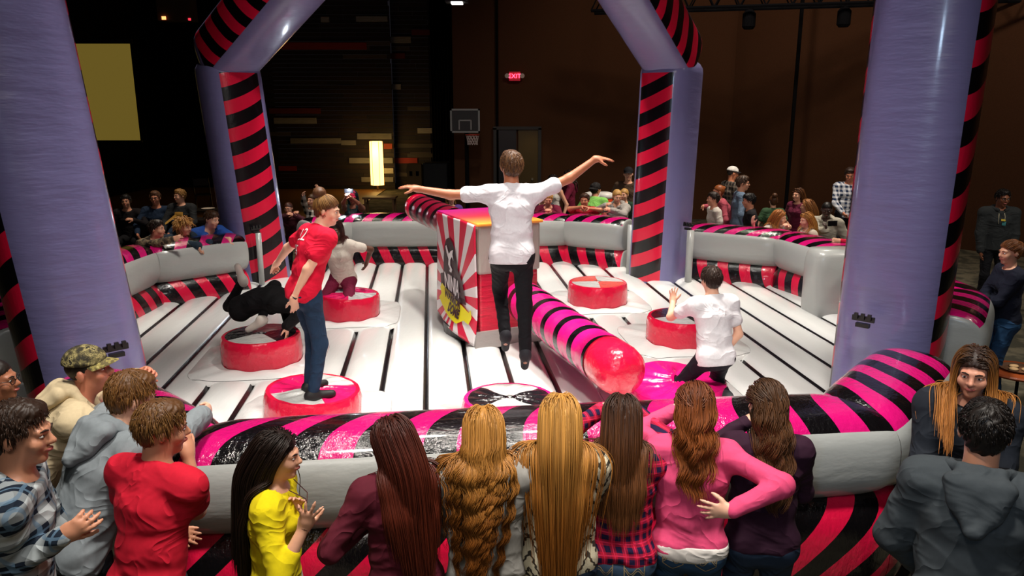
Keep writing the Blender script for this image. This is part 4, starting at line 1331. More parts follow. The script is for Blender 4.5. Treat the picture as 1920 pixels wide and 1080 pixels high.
    # ---- clothes
    def folds(seed, A, zs=1.0):
        r_ = np.random.RandomState(seed); ks = r_.randn(5, 3) * np.array([14, 14, 26]) * zs; ph = r_.rand(5) * 6.28
        def f(G):
            o = 0
            for kv, p_ in zip(ks, ph):
                o = o + np.sin(G @ kv.astype(np.float32) + p_ + 1.5 * np.sin(G[..., 2] * 9 + p_ * 2))
            return A * (np.abs(o / 2.2) ** 0.8 - 0.7)
        return f
    seed = abs(hash(label)) % 9999 if False else sum(ord(c) for c in label) % 9999
    kind, smat = shirt[0], shirt[1]
    t_ = {'tee': .012, 'long': .011, 'hoodie': .022, 'tank': .008, 'sweater': .018, 'jacket': .026, 'three': .012, 'half': .011}[kind]
    C = Field()
    hemz = {'tee': .07, 'long': .05, 'hoodie': .05, 'tank': .04, 'sweater': .05, 'jacket': .05, 'three': .06, 'half': .06}[kind] + hem
    C.cap(J['pel'] - J['up0'] * (hemz + .02) * s, J['waist'], (0.108 + t_) * s * hx * flare, (0.090 + t_ * 1.2) * s * hx, 0.05, J['lath'], tw * hips)
    C.cap(J['waist'], J['chest'], (0.090 + t_ * 1.2) * s * hx, (0.105 + t_) * s * hx, 0.05, lat, tw)
    C.cap(J['chest'], J['neckb'] - J['up1'] * .05 * s, (0.105 + t_) * s * hx, (0.075 + t_) * s * hx, 0.05, lat, tw)
    for sg in (-1, 1): C.ell(J['hip' + 'LxR'[sg + 1]] + np.array([0, -.040, .03]) * s, np.array([.088, .078, .085]) * s * hips, None, 0.05)
    C.cut(J['pel'] - J['up0'] * (hemz + .045) * s, -J['up0'], lambda G, c=J['pel'] - J['up0'] * .25 * s, s=s: ((G - c) ** 2).sum(-1) < (0.235 * s) ** 2)
    if not male and kind != 'hoodie':
        for sg in (-1, 1): C.ell(J['chest'] + lat * sg * .062 * s + J['fwdc'] * .085 * s, np.array([.06, .055, .06]) * s, None, 0.04)
    sl = {'tee': .55, 'tank': 0, 'long': 2, 'hoodie': 2, 'sweater': 2, 'jacket': 2, 'three': 1.45, 'half': 1.0}[kind]
    for k in 'LR':
        q = sl
        if k == 'L' and sleeveL is not None: q = sleeveL
        if kind != 'tank': C.cap(J['neckb'] - J['up1'] * 0.035 * s, J['sh' + k], (0.054 + t_ * .8) * s, (0.049 + t_) * s, 0.06)
        if kind != 'tank': C.cap(J['neckb'] + J['up1'] * 0.0 * s, lerp(J['neckb'], J['sh' + k], .75) + J['up1'] * .004 * s, (0.040 + t_ * .8) * s, (0.046 + t_) * s, 0.05)
        else: C.cap(J['neckb'] - J['up1'] * 0.045 * s, J['sh' + k] - (J['sh' + k] - J['neckb']) * .25, (0.04 + t_) * s, (0.035 + t_) * s, 0.04)
        S, E_, W_ = J['sh' + k], J['el' + k], J['wr' + k]
        if 0 < q <= 1: C.cap(S, lerp(S, E_, q), (0.049 + t_) * s * hx, (0.048 + t_ * 1.4) * s * hx, 0.045)
        elif q > 1:
            C.cap(S, E_, (0.049 + t_) * s * hx, (0.040 + t_ * 1.1) * s * hx, 0.045)
            C.cap(E_, lerp(E_, W_, min(0.97, q - 1)), (0.042 + t_ * 1.1) * s * hx, (0.031 + t_ * .9) * s, 0.02)
            if kind in ('hoodie', 'sweater'): C.cap(lerp(E_, W_, .84), lerp(E_, W_, .96), (0.034 + t_) * s, (0.032 + t_ * .6) * s, 0.01)
    nb = J['neckb'] + J['up1'] * .035 * s
    C.cut(nb, vn(J['up1'] * 1.0 - J['fwdc'] * -0.45), lambda G, c=J['neckb'], s=s: ((G - c) ** 2).sum(-1) < (0.115 * s) ** 2)
    C.disp = folds(seed, 0.0055 * s if res < 0.009 else 0.004)
    if kind == 'hoodie':
        fb = J['fwdc']; u = J['up1']; nbk = J['neckb']
        ringp = []
        for a_ in np.linspace(-150, 150, 9):
            a2 = D2(a_); ringp.append(nbk + lat * math.sin(a2) * .100 * s - fb * (math.cos(a2) * .092 * s - .004) + u * (0.030 + 0.022 * math.cos(a2)) * s)
        HD = Field()
        for a_, b_ in zip(ringp[:-1], ringp[1:]): HD.cap(a_, b_, 0.027 * s, 0.027 * s, 0.012)
        [HD.cap(nbk - fb * .115 * s + u * .01 * s + lat * q_ * .085 * s, nbk - fb * .160 * s - u * .15 * s + lat * q_ * .012, .034 * s, .026 * s, .02) for q_ in (-1, 1)]
        HD.cap(nbk - fb * .118 * s + u * .012 * s - lat * .06 * s, nbk - fb * .118 * s + u * .012 * s + lat * .06 * s, .036 * s, .036 * s, .03)
        HD.ell(nbk - fb * .135 * s - u * .055 * s, np.array([.095, .030, .085]) * s, np.stack([lat, fb, u], 1), 0.03)
        HD.disp = folds(seed + 9, .004 * s)
        Vh, Qh = HD.mesh(res); mesh_np('hood', Vh, Qh, smat, root)
    V, Q = C.mesh(res)
    sname = {'tee': 'shirt', 'long': 'shirt', 'hoodie': 'hooded_sweatshirt', 'tank': 'top', 'sweater': 'sweater', 'jacket': 'jacket', 'three': 'blouse', 'half': 'shirt'}[kind]
    so = mesh_np(sname, V, Q, smat or cloth('#777777'), root)
    # trousers
    T_ = Field()
    T_.cap(J['pel'] - J['up0'] * .035 * H, J['pel'] + J['up0'] * .055 * s, 0.116 * s * hx, 0.102 * s * hx, 0.05, J['lath'], tw * hips)
    for k in 'LR':
        A = J['an' + k]; kn = J['kn' + k]
        T_.cap(J['hip' + k], kn, 0.090 * s * hx, 0.062 * s, 0.04)
        T_.cap(kn, lerp(kn, A, 0.93), 0.062 * s, (0.050 if male else 0.044) * s, 0.03)
        T_.ell(J['hip' + k] + np.array([0, -.045, .0]) * s, np.array([.078, .07, .08]) * s * hips, None, 0.05)
    T_.disp = folds(seed + 5, 0.004 * s)
    V, Q = T_.mesh(max(res, 0.009))
    po = mesh_np('trousers', V, Q, pants or denim(), root)
    for k in 'LR':
        A, td = feet[k]
        f = Field(); dn = np.array([0, 0, -1.0]) if abs(td[2]) < .5 else np.array([0, 0.0, 0])
        if pose == 'kneel' or isinstance(pose, tuple): dn = np.array([0, 0, 0.0])
        up_ = vn(np.cross(np.cross(td, [0, 0, 1.0]) + 1e-6, td))
        f.cap(A - td * .035 * s + dn * .018 * s, A + td * .155 * s + dn * .030 * s, 0.046 * s, 0.034 * s, 0.03)
        f.cap(A + up_ * .01, A + dn * .02 * s, 0.042 * s, 0.045 * s, 0.03)
        V, Q = f.mesh(max(res, 0.008)); mesh_np('shoe', V, Q, shoe or simple('shoe_black', '#151517', 0.6), root)
    # ---- hair
    style, hcol = hair[0], hair[1]; tip = hair[2] if len(hair) > 2 else None
    hm = hair_mat(hcol, tip)
    near = res < 0.009
    if style != 'none':
        rnd = np.random.RandomState(seed)
        vol = {'short': .011, 'curly': .02, 'buzz': .004}.get(style, .009)
        Hc = Field()
        rr = np.array([.073 + vol, .092 + vol, .084 + vol * 1.2]) * ht
        Hc.ell(hp_(0, -0.013, 0.038), rr, RH, 0.01)
        if style not in ('short', 'buzz', 'curly', 'bun', 'updo'): Hc.ell(hp_(0, -0.035, -0.03), np.array([.066, .062, .07]) * ht, RH, 0.03)
        if style in ('short', 'bun', 'updo', 'curly'): Hc.ell(hp_(0, -0.042, -0.018), np.array([.063, .055, .06]) * ht, RH, 0.03)
        if style in ('bun',): Hc.ell(hp_(0, -0.082, 0.135), np.array([.054, .054, .052]) * ht, RH, 0.01)
        if style in ('updo',): Hc.ell(hp_(0, -0.095, 0.07), np.array([.036, .033, .036]) * ht, RH, 0.01)
        if style == 'pony': Hc.cap(hp_(0, -.10, .05), hp_(0, -.14, -.06), .026 * ht, .018 * ht, .02)
        if style == 'short' and len(hair) > 3 and hair[3] == 'quiff': Hc.ell(hp_(0, .055, .105), np.array([.05, .035, .028]) * ht, RH, 0.02)
        if style == 'short': Hc.ell(hp_(0, .035, .10), np.array([.058, .045, .026]) * ht, RH, 0.03)
        RHt = RH.T
        def hairline(G, hc=hc, RHt=RHt, ht=ht, style=style):
            q = ((G - hc.astype(np.float32)) @ RHt.T.astype(np.float32)) / ht
            y = q[..., 1]; ax_ = np.abs(q[..., 0])
            zmin = np.where(y > 0.045, 0.066 + (0.09 - np.clip(y, 0, .09)) * 0.0 - ax_ * 0.35 + (0.01 if style in ('short',) else 0), np.where(y > 0.012, 0.022 + (y - 0.012) * 0.5, -0.078 if style != 'buzz' else -.05))
            zmin = np.where((y <= 0.012) & (y > -0.045) & (ax_ > 0.05), 0.004, zmin)
            return zmin, q
        def dd_(G):
            zmin, q = hairline(G)
            cutd = (zmin - q[..., 2]) * ht * 0.8
            A = {'short': .0035, 'curly': .008, 'buzz': .001}.get(style, .0025) * ht
            if style == 'curly': nz = np.sin(q[..., 0] * 190 + 3 * np.sin(q[..., 2] * 120)) * np.sin(q[..., 1] * 180 + 2) * np.sin(q[..., 2] * 170)
            else:
                a_ = np.arctan2(q[..., 0], -q[..., 1] + .02 + 1e-6); nz = np.sin(a_ * 26 + 5 * np.sin(q[..., 2] * 40 + a_ * 3))
            return nz * A, cutd
        Hc.disp = lambda G: dd_(G)[0]
        class Cut2:
            pass
        # hairline applied as a max
        om = Hc.mesh
        los, his = zip(*[Hc.bb(p) for p in Hc.p]); 
        Hc.cuts = []
        hres = min(res, 0.007)
        _d = Hc.disp
        def both(G): return _d(G)
        Hc.disp = both
        Hc.cuts.append((np.zeros(3), np.array([0, 0, 1.0]), None)); Hc.cuts.pop()
        # build grid by hand so that the hairline can be cut
        V, Q = mesh_with_cut(Hc, hres, lambda G: dd_(G)[1])
        shade = np.zeros((len(V), 2)); shade[:, 0] = 0.45 + 0.1 * np.sin(V[:, 0] * 300) ; 
        ql = (V - hc) @ RH / ht
        parts = [(V, Q, shade)]
        # strands
        cut_cap = extra and any(e_[0] == 'cap' for e_ in extra)
        if style != 'buzz' and (near or style in ('long', 'wavy', 'halfup', 'curly', 'pony', 'short')):
            n_ = {'short': 1500, 'buzz': 0, 'curly': 700, 'long': 1500, 'wavy': 1500, 'halfup': 1300, 'bun': 700, 'updo': 700, 'pony': 700}.get(style, 300)
            if not near: n_ = 240
            v = rnd.randn(n_ * 4, 3); v /= np.linalg.norm(v, axis=1, keepdims=True)
            q = v * np.array([.074, .093, .085]) + np.array([0, -.013, .038])
            Gp = hc + (q * ht) @ RH.T
            zmin, _q = hairline(Gp)
            ok = q[:, 2] > zmin + .003; q = q[ok][:n_]; v = v[ok][:n_]; Gp = Gp[ok][:n_]
            nw = v @ RH.T
            coll = Field(); coll.ell(hp_(0, -0.012, 0.036), np.array([.074, .093, .085]) * ht, RH, 0.02)
            crown = hp_(0, -0.05, 0.125)
            if style in ('short', 'curly', 'bun', 'updo', 'buzz', 'pony'):
                Ls = {'short': hair[3] if len(hair) > 3 and hair[3] != 'quiff' else .036, 'curly': .075}.get(style, .11) * ht
                tgt = {'bun': hp_(0, -.065, .125), 'updo': hp_(0, -.095, .07), 'pony': hp_(0, -.10, .05)}.get(style)
                if tgt is None:
                    def ini(sc, nn):
                        d = sc - crown; d = d - (d * nn).sum(1, keepdims=True) * nn; d /= (np.linalg.norm(d, axis=1, keepdims=True) + 1e-6)
                        return d * .9 + nn * (.12 if style == 'short' else .6) + rnd.randn(*d.shape) * (.13 if style == 'short' else .5)
                    fn = lambda p, t: np.tile(np.array([0, 0, -.45]), (len(p), 1)) + (RH @ np.array([.1, -.05, 0]))
                    stl = dict(T=9, vol=.013 if style == 'short' else .03, stiff=.75, init=ini, dir=fn, lv=.4, clumps=110, clump=.35, frizz=.002)
                    if style == 'curly': stl.update(wave=.009, lam=.035, w0=0.0, clump=.3)
                else:
                    def ini(sc, nn): d = tgt - sc; return d / (np.linalg.norm(d, axis=1, keepdims=True) + 1e-6)
                    fn = lambda p, t: (tgt - p) / (np.linalg.norm(tgt - p, axis=1, keepdims=True) + 1e-6)
                    Ls = .13 * ht
                    stl = dict(T=10, vol=.008, stiff=.2, init=ini, dir=fn, lv=.1, clumps=40, clump=.1, frizz=.001)
                Pp = grow(Gp, nw, Ls, coll, rnd, stl)
            else:
                Ls = (hair[3] if len(hair) > 3 else .6) * s
                for pr in C.p + (HD.p if kind == 'hoodie' else []): coll.p.append(pr)
                coll.ell(hp_(0, 0.10, -0.03), np.array([.075, .07, .13]) * ht, RH, 0.02)
                back = RH @ np.array([0, -1.0, 0]); latx = RH @ np.array([1.0, 0, 0])
                sgn = np.sign(q[:, 0] + 1e-6)[:, None]
                front = np.clip((q[:, 1] + .02) / .08, 0, 1)[:, None]
                def ini(sc, nn):
                    d = latx * sgn * (.9 * front) + (sc - crown) * 3.0 + back * (.25 + .6 * front) + np.array([0, 0, -.3])
                    d = d - (d * nn).sum(1, keepdims=True) * nn; return d / (np.linalg.norm(d, axis=1, keepdims=True) + 1e-6)
                neckz = hp_(0, 0, -.12)[2]
                bias = np.array(hair[4]) if len(hair) > 4 else np.array([0, 0, 0.0])
                def fn(p, t):
                    above = np.clip((p[:, 2:3] - neckz) / .12, 0, 1)
                    g = np.tile(np.array([0, 0, -1.0]), (len(p), 1)) + back * (.55 * above + .12) * (1 - .6 * t) + bias * (0.3 + t)
                    c_ = (p - hc); g = g - latx * ((c_ @ latx)[:, None]) * (1 - above) * (1.3 if style in ('wavy', 'halfup') else 1.0)
                    return g / np.linalg.norm(g, axis=1, keepdims=True)
                stl = dict(T=30, vol=.020, stiff=.5, init=ini, dir=fn, lv=.13, clumps=90, clump=.22, frizz=.010)
                if style == 'halfup':
                    tie = hp_(0, -.112, .035)
                    up_m = q[:, 2] > .02
                    def fn2(p, t, fn=fn):
                        g = fn(p, t)
                        if t < .30:
                            a = tie - p; a /= (np.linalg.norm(a, axis=1, keepdims=True) + 1e-6); g = np.where(up_m[:, None], a, g)
                        return g
                    def ini2(sc, nn):
                        a = tie - sc; a = a - (a * nn).sum(1, keepdims=True) * nn; a /= (np.linalg.norm(a, axis=1, keepdims=True) + 1e-6)
                        return np.where(up_m[:, None], a, ini(sc, nn))
                    stl.update(dir=fn2, init=ini2, wave=.012, lam=.13, w0=.15, clumps=22, clump=.4, stiff=.3, phv=3.2, frizz=.006)
                if style == 'wavy': stl.update(wave=.010, lam=.10, w0=.14, clumps=16, clump=.45, phv=3.4, frizz=.005)
                Pp = grow(Gp, nw, Ls, coll, rnd, stl)
            Pp = finish_strands(Pp, rnd, stl, ht)
            N, T, _ = Pp.shape; tt = np.linspace(0, 1, T)
            r0 = {'short': .0020, 'curly': .0032, 'bun': .0022, 'updo': .0022}.get(style, .0026) * ht * (1 if near else 2.4)
            Rr = r0 * (np.clip(1 - tt ** 4 * .85, .12, 1))[None] * (.7 + .6 * rnd.rand(N))[:, None]
            v2, q2, s2_ = tubes(Pp, Rr, rnd.rand(N))
            parts.append((v2, q2, s2_))
        Vs = np.concatenate([p[0] for p in parts]); o_ = 0; Qs = []
        for p in parts: Qs.append(p[1] + o_); o_ += len(p[0])
        Qs = np.concatenate(Qs); Ss = np.concatenate([p[2] for p in parts])
        ho = mesh_np('hair', Vs, Qs, hm, root)
        ca = ho.data.color_attributes.new('shade', 'FLOAT_COLOR', 'POINT')
        arr = np.ones((len(ho.data.vertices), 4), dtype=np.float32); arr[:, :2] = Ss[:len(arr)]; arr[:, 2] = 0
        ca.data.foreach_set('color', arr.ravel())
    info = dict(root=root, J=J, RH=RH, hp=hp_, s=s, ht=ht, shirt=so, rootp=rootp, RY=RY, trousers=po)
    for e_ in extra: add_extra(info, e_)
    return info

def mesh_with_cut(Fd, h, cutf):
    los, his = zip(*[Fd.bb(p) for p in Fd.p])
    lo = np.min(los, 0) - 3 * h - 0.01; hi = np.max(his, 0) + 3 * h + 0.01
    n = np.ceil((hi - lo) / h).astype(int) + 1
    ax = [lo[i] + h * np.arange(n[i]) for i in range(3)]
    G = np.stack(np.meshgrid(*ax, indexing='ij'), -1).astype(np.float32)
    F = Fd.eval(G); F = F + Fd.disp(G)
    F = np.maximum(F, cutf(G)); F[[0, -1]] = 0.2; F[:, [0, -1]] = 0.2; F[:, :, [0, -1]] = 0.2
    return surface_nets(F.astype(np.float32), lo, h)

def add_extra(I, e):
    hp, ht, s, root, RH = I['hp'], I['ht'], I['s'], I['root'], I['RH']
    R3 = Matrix([list(r) for r in RH]); J = I['J']
    if e[0] == 'cap':   # baseball cap: ('cap', crown mat, brim mat, backwards)
        f = Field(); f.ell(hp(0, -0.012, 0.052), np.array([.088, .107, .088]) * ht, RH, 0.01)
        f.cut(hp(0, 0, 0.048), RH @ np.array([0, -0.12, -1.0]))
        V, Q = f.mesh(0.006 if e[3] != 'far' else .009); mesh_np('cap', V, Q, e[1], root)
        sg = -1 if 'back' in e else 1
        V = []; F = []; n = 12
        for lay in (0, 1):
            for j in range(5):
                for i in range(n + 1):
                    a = (i / n - .5) * 2.3
                    r = 1 + j / 4 * 0.62 * max(0.0, math.cos(a * .75)) ** .5
                    x, y = .084 * math.sin(a) * (1 + .0 * j), .100 * math.cos(a) * r
                    z = .056 - .018 * (j / 4) - 0.25 * x * x / .084 - lay * .004
                    V.append(tuple(hp(x, sg * y - .012, z)))
        for lay in (0, 1):
            for j in range(4):
                for i in range(n):
                    a = lay * 5 * (n + 1) + j * (n + 1) + i; F.append((a, a + 1, a + n + 2, a + n + 1))
        for i in range(n):
            a = 4 * (n + 1) + i; b = a + 5 * (n + 1); F.append((a, a + 1, b + 1, b))
        mesh_np('cap_brim', V, F, e[2], root)
    elif e[0] == 'glasses':
        m = MB()
        for sg in (-1, 1):
            c = np.array([sg * .033, .098, .006])
            m.tube([hp(c[0] + .023 * math.cos(a), c[1] - 0.1 * abs(c[0] + .023 * math.cos(a)), c[2] + .016 * math.sin(a)) for a in np.linspace(0, 2 * PI, 17)], .0022 * ht, 5, cap=False)
            m.tube([hp(sg * .056, .092, .012), hp(sg * .080, .0, .010)], .002 * ht, 5)
        m.tube([hp(-.010, .100, .010), hp(.010, .100, .010)], .002 * ht, 5)
        m.build('glasses', simple('frame_black', '#161214', 0.3), root, smooth=True)
    elif e[0] == 'band':   # wrist band ('band', 'L', mat)
        E_, W_ = J['el' + e[1]], J['wr' + e[1]]; c = lerp(E_, W_, .97); d = vn(W_ - E_)
        MB().tube([c - d * .006, c + d * .006], .030 * s, 16).build('wrist_band', e[2], root, smooth=True)
    elif e[0] == 'jeans':
        p = J['pel']; tr_ = I['trousers']
        def wrap(o, off):
            sw = o.modifiers.new('wrap', 'SHRINKWRAP'); sw.target = tr_; sw.wrap_method = 'PROJECT'; sw.use_project_y = True; sw.use_positive_direction = True; sw.use_negative_direction = False; sw.offset = off
        for sg in (-1, 1):
            c = p + np.array([sg * .078, -.30, -.035]) * s
            w_, h_ = .052 * s, .062 * s
            outl = [(-w_, h_), (w_, h_), (w_ * .92, -h_ * .7), (0, -h_ * 1.15), (-w_ * .92, -h_ * .7), (-w_, h_)]
            pts = []
            for (x0_, z0_), (x1_, z1_) in zip(outl[:-1], outl[1:]):
                for k in range(6): pts.append(c + np.array([x0_ + (x1_ - x0_) * k / 6, 0, z0_ + (z1_ - z0_) * k / 6]))
            pts.append(c + np.array([outl[0][0], 0, outl[0][1]]))
            st = MB(); st.tube(pts, .0026 * s, 4, cap=False)
            for dz in (0, .012):
                st.tube([c + np.array([x_, 0, -.01 * s - dz + .016 * s * math.sin((x_ / w_) * 4.7 * sg)]) for x_ in np.linspace(-w_ * .95, w_ * .95, 14)], .0022 * s, 4, cap=False)
            wrap(st.build('pocket_stitching', simple('stitch_tan', '#8a7a5c', .7), root), .002)

    elif e[0] == 'hem':   # undershirt showing below the shirt
        c = J['pel'] - J['up0'] * .045 * s; f = Field()
        f.cap(c, c + J['up0'] * .05 * s, .120 * s, .118 * s, .02, J['lath'], 1.46)
        f.cap(c + J['up0'] * .0 * s, c + J['up0'] * .01 * s, .120 * s, .120 * s, .02, J['lath'], 1.46)
        [f.ell(J['hip' + k_] + np.array([0, -.042, .03]) * s, np.array([.088, .078, .085]) * s, None, .05) for k_ in 'LR']; f.cut(c - J['up0'] * .035 * s, -J['up0']); f.cut(c + J['up0'] * .05 * s, J['up0'])
        V, Q = f.mesh(.008); mesh_np('undershirt_hem', V, Q, e[1], root)
    elif e[0] == 'patch':
        _, mt, u, v, w_, h_ = e; V = []; F_ = []; n = 8
        c = J['chest'] + J['up1'] * v * s + J['latc'] * u * s + J['fwdc'] * .30 * s
        for a in range(n + 1):
            for b in range(n + 1): V.append(tuple(c + J['latc'] * (a / n - .5) * w_ * s + J['up1'] * (b / n - .5) * h_ * s))
        for a in range(n):
            for b in range(n): q = a * (n + 1) + b; F_.append((q, q + n + 1, q + n + 2, q + 1))
        o = mesh_np('chest_print', V, F_, mt, root)
        sw = o.modifiers.new('wrap', 'SHRINKWRAP'); sw.target = I['shirt']; sw.wrap_method = 'NEAREST_SURFACEPOINT'; sw.wrap_mode = 'ABOVE_SURFACE'; sw.offset = .006
    elif e[0] == 'teeth':
        MB().ell(hp(0, .0865, -.0505), (.017 * ht, .0125 * ht, .0045 * ht), n=6, R=R3).build('teeth', simple('teeth_white', '#e8e2da', .3), root, smooth=True)
    elif e[0] == 'clip':
        MB().ell(hp(0, -.118, .035), (.012 * ht, .012 * ht, .012 * ht), n=6).build('hair_tie', e[1], root, smooth=True)
    elif e[0] == 'laces':
        m = MB(); c = J['neckb'] + J['fwdc'] * .085 * s
        for sg in (-1, 1): m.tube([c + J['latc'] * sg * .03 * s, c + J['latc'] * sg * .04 * s + J['fwdc'] * .045 * s - J['up1'] * .08 * s, c + J['latc'] * sg * .035 * s + J['fwdc'] * .055 * s - J['up1'] * .18 * s], .004, 6)
        m.build('drawstring', e[1], root, smooth=True)

# ------------------------------------------------------------------ the people
N_, M_, F_ = 0.0065, 0.010, 0.0125
SK1, SK2, SK3, SKD, SKD2 = '#dba183', '#e2ac90', '#c98b6c', '#5a3524', '#3a221a'
GRP_F = 'spectators leaning on the near wall'
BROWN_H, DARK_H, BLOND_H, AUB_H = '#3f2a18', '#20140d', '#b5813c', '#4a1d10'
J1, J2 = denim('#24374f'), denim('#1d2a3c')
P = person
# --- near row, left to right
P('young man in blue, white and black plaid shirt walking at the bottom left corner', (40, 815), -68, dist=2.72, sex='m', head=(-12, -6, 0), lean=6,
  R_=('w', 118, 1005, 2.62), Rp=(-.2, -1, -.5), Rh=dict(curl=.5), L_=('l', -.30, .15, .85), legs=dict(Ly=.2, Ry=-.15),
  shirt=('long', plaid('#16202e', '#b4bdc0', '#5c7890', .10)), pants=denim('#151a26'), skin_c=SK3, hair=('short', '#2c1c12', '#2c1c12', .024), res=N_, flare=1.08)
P('man in glasses with dark top glancing right at the left edge of the picture', (-6, 715), -80, dist=3.75, sex='m', lean=12, shirt=('long', cloth('#141418')), pants=cloth('#101014'), skin_c='#a86a4c',
  hair=('buzz', '#1c120c'), res=N_, extra=(('glasses',),))
P('boy in camouflage cap and cream hooded sweatshirt leaning both arms on the wall', (168, 696), -62, dist=3.78, sex='m', lean=38, head=(-22, 8, 0),
  R_=('z', 262, 735, 1.38), Rp=(1, -.3, -.6), L_=('z', 258, 706, 1.36), Lp=(-1, .2, -.5), Lh=dict(curl=1.0), shirt=('hoodie', cloth('#c9b794')), pants=cloth('#12131a'), skin_c='#c57a5e',
  hair=('buzz', '#1c130e'), res=N_, extra=(('cap', blotch(['#2a2618', '#4a4228', '#6f6640', '#9a8d5c', '#1e1c12'], 28, 'camouflage'), blotch(['#5c5230', '#8d8146', '#b3a767'], 40, 'camouflage'), 0),))
P('boy with tousled light brown hair in grey hooded sweatshirt bending over the wall', (246, 748), -35, dist=3.36, sex='m', lean=32, head=(-10, -18, 0),
  R_=('z', 385, 775, 1.34), Rp=(.6, -.2, -1), L_=('z', 262, 715, 1.34), shirt=('hoodie', cloth('#7e868b')), pants=cloth('#10121a'), skin_c=SK2,
  hair=('short', '#5e3d1e', '#8a6030'), res=N_, Rh=dict(curl=.9))
P('boy in red T-shirt with sandy hair standing at the wall corner, seen from behind', (304, 805), -22, dist=3.02, sex='m', lean=12, head=(-38, -8, 0),
  R_=('w', 352, 850, 3.18), Rp=(.7, -.6, -1), L_=('l', -.22, .35, .95), shirt=('tee', cloth('#c3142e')), pants=cloth('#3a4046'), skin_c=SK3,
  hair=('short', '#5a3a1e', '#8c6436'), res=N_, Rh=dict(curl=1.0), flare=1.06)
yg = P('girl in yellow sweater with very long dark straight hair, seen in profile', (522, 856), -86, dist=3.06, sex='f', lean=2, head=(-4, -4, 0),
  R_=('w', 572, 985, 2.88), Rp=(.3, -1, -1.0), Rh=dict(curl=.12, spread=.5, d=(.35, .3, 1), n=(-1, 0, .2)), L_=('w', 548, 958, 3.05), Lp=(-.4, -.6, -1), Lh=dict(curl=.4, d=(.3, .4, .9), n=(1, 0, .2)),
  shirt=('three', cloth('#d8c410', .95, .5)), pants=cloth('#cfc8bd'), skin_c=SK1, hair=('long', '#1c100b', '#2a1a10', .72), res=N_, hem=.05,
  extra=(('band', 'R', simple('band_red', '#501010', .6)),))
P('girl in maroon long-sleeved top with long auburn hair twisting a strand in her hands', (738, 832), 22, dist=3.1, sex='f', lean=6, head=(22, -14, 0),
  L_=('w', 682, 985, 3.12), Lp=(-1, -.4, -1), Lh=dict(curl=.55, d=(-.3, .35, .8), n=(1, 0, 0)), R_=('w', 700, 962, 3.2), Rp=(1, .2, -1), Rh=dict(curl=.3, d=(-1, .2, 0), n=(0, .3, 1)),
  shirt=('long', cloth('#541424')), pants=J2, skin_c=SK1, hair=('long', '#3c150c', '#5a2212', .62), res=N_, hem=.08, flare=1.05)
P('girl in heather grey hooded sweatshirt with long wavy strawberry blond hair', (907, 812), 3, dist=3.17, sex='f', lean=5, head=(6, -12, 0),
  L_=('l', -.05, .30, 1.02), R_=('l', .05, .32, 1.0), Rp=(1, -.3, -1), shirt=('hoodie', cloth('#92908b', .95)), pants=cloth('#b9b5ab'), skin_c=SK1, hair=('wavy', '#b07c38', '#7c4716', .74, (-.16, 0, 0)), res=N_, hem=.03)
P('girl with very long straight golden blond hair in cream aztec-patterned sweater', (1050, 790), -3, dist=3.22, sex='f', lean=4, head=(0, -12, 0),
  L_=('l', -.08, .34, 1.05), R_=('l', .08, .34, 1.05), shirt=('sweater', aztec()), pants=J2, skin_c=SK1, hair=('long', '#bd8a42', '#94591f', .82), res=N_, hem=.10, flare=1.06)
P('girl in red and navy checked shirt and jeans with long dark brown hair', (1166, 788), -7, dist=3.36, sex='f', lean=13, head=(0, -10, 0),
  L_=('z', 1128, 768, 1.38), Lp=(-1, .4, -.2), R_=('z', 1195, 770, 1.36), Rp=(1, .4, -.2), shirt=('long', plaid('#c01637', '#20163a', '#e8305a', .05)), pants=denim('#2f4258'), skin_c=SK2,
  hair=('long', '#2c170d', '#6b4020', .50), res=N_, hips=1.04, hem=-.07, extra=(('jeans',),))
P('girl in pink long-sleeved shirt with half-tied auburn hair, hand on back', (1302, 768), -9, dist=3.34, sex='f', lean=5, side=0, head=(0, -8, 0),
  L_=('z', 1262, 770, 1.36), Lp=(-1, -.2, -.3), R_=('w', 1372, 958, 3.02), Rp=(1, -.4, .1), Rh=dict(d=(-1, .1, -.12), n=(.1, 1, 0), curl=.1, spread=.3, thumb=0),
  shirt=('long', cloth('#dc4a76')), pants=denim('#26405c'), skin_c=SK2, hair=('halfup', '#4c2210', '#8a4a1e', .38), res=N_, extra=(('hem', cloth('#e2dcd6')), ('jeans',), ('clip', simple('tie_black', '#15100c', .5))), hem=-.05, hips=1.02)
P('girl in dark purple top with half-tied long brown hair at the wall', (1436, 762), -6, dist=3.40, sex='f', lean=7, head=(10, -6, 0),
  L_=('z', 1400, 790, 1.33), R_=('l', .06, .34, 1.06), shirt=('long', cloth('#2c1024')), pants=J2, skin_c=SK1, hair=('halfup', '#35200f', '#5e3a1e', .46), res=N_, hem=-.03, extra=(('clip', simple('tie_black', '#15100c', .5)),))
P('young man with dark cropped hair in charcoal hooded sweatshirt, bottom right corner', (1846, 812), -30, dist=2.78, sex='m', lean=6, head=(0, -8, 0), build=.97,
  R_=('l', .15, .22, .95), L_=('l', -.15, .22, .93), shirt=('hoodie', cloth('#3a4044')), pants=cloth('#15161a'), skin_c=SK3, hair=('short', '#17100c', '#17100c', .022), res=N_)
P('smiling girl with dark-to-blond ombre hair in navy hooded jacket facing left', (1826, 700), 150, dist=3.62, sex='f', head=(-6, -6, 0), lean=2,
  L_=('l', -.1, .28, .92), R_=('l', .1, .28, .92), shirt=('jacket', cloth('#1b2029')), pants=cloth('#14161c'), skin_c='#d9967a', hair=('long', '#2a1810', '#c07c34', .46, (0, .95, 0)), res=N_, extra=(('teeth',), ('laces', simple('lace_grey', '#9a9a96', .7)),))
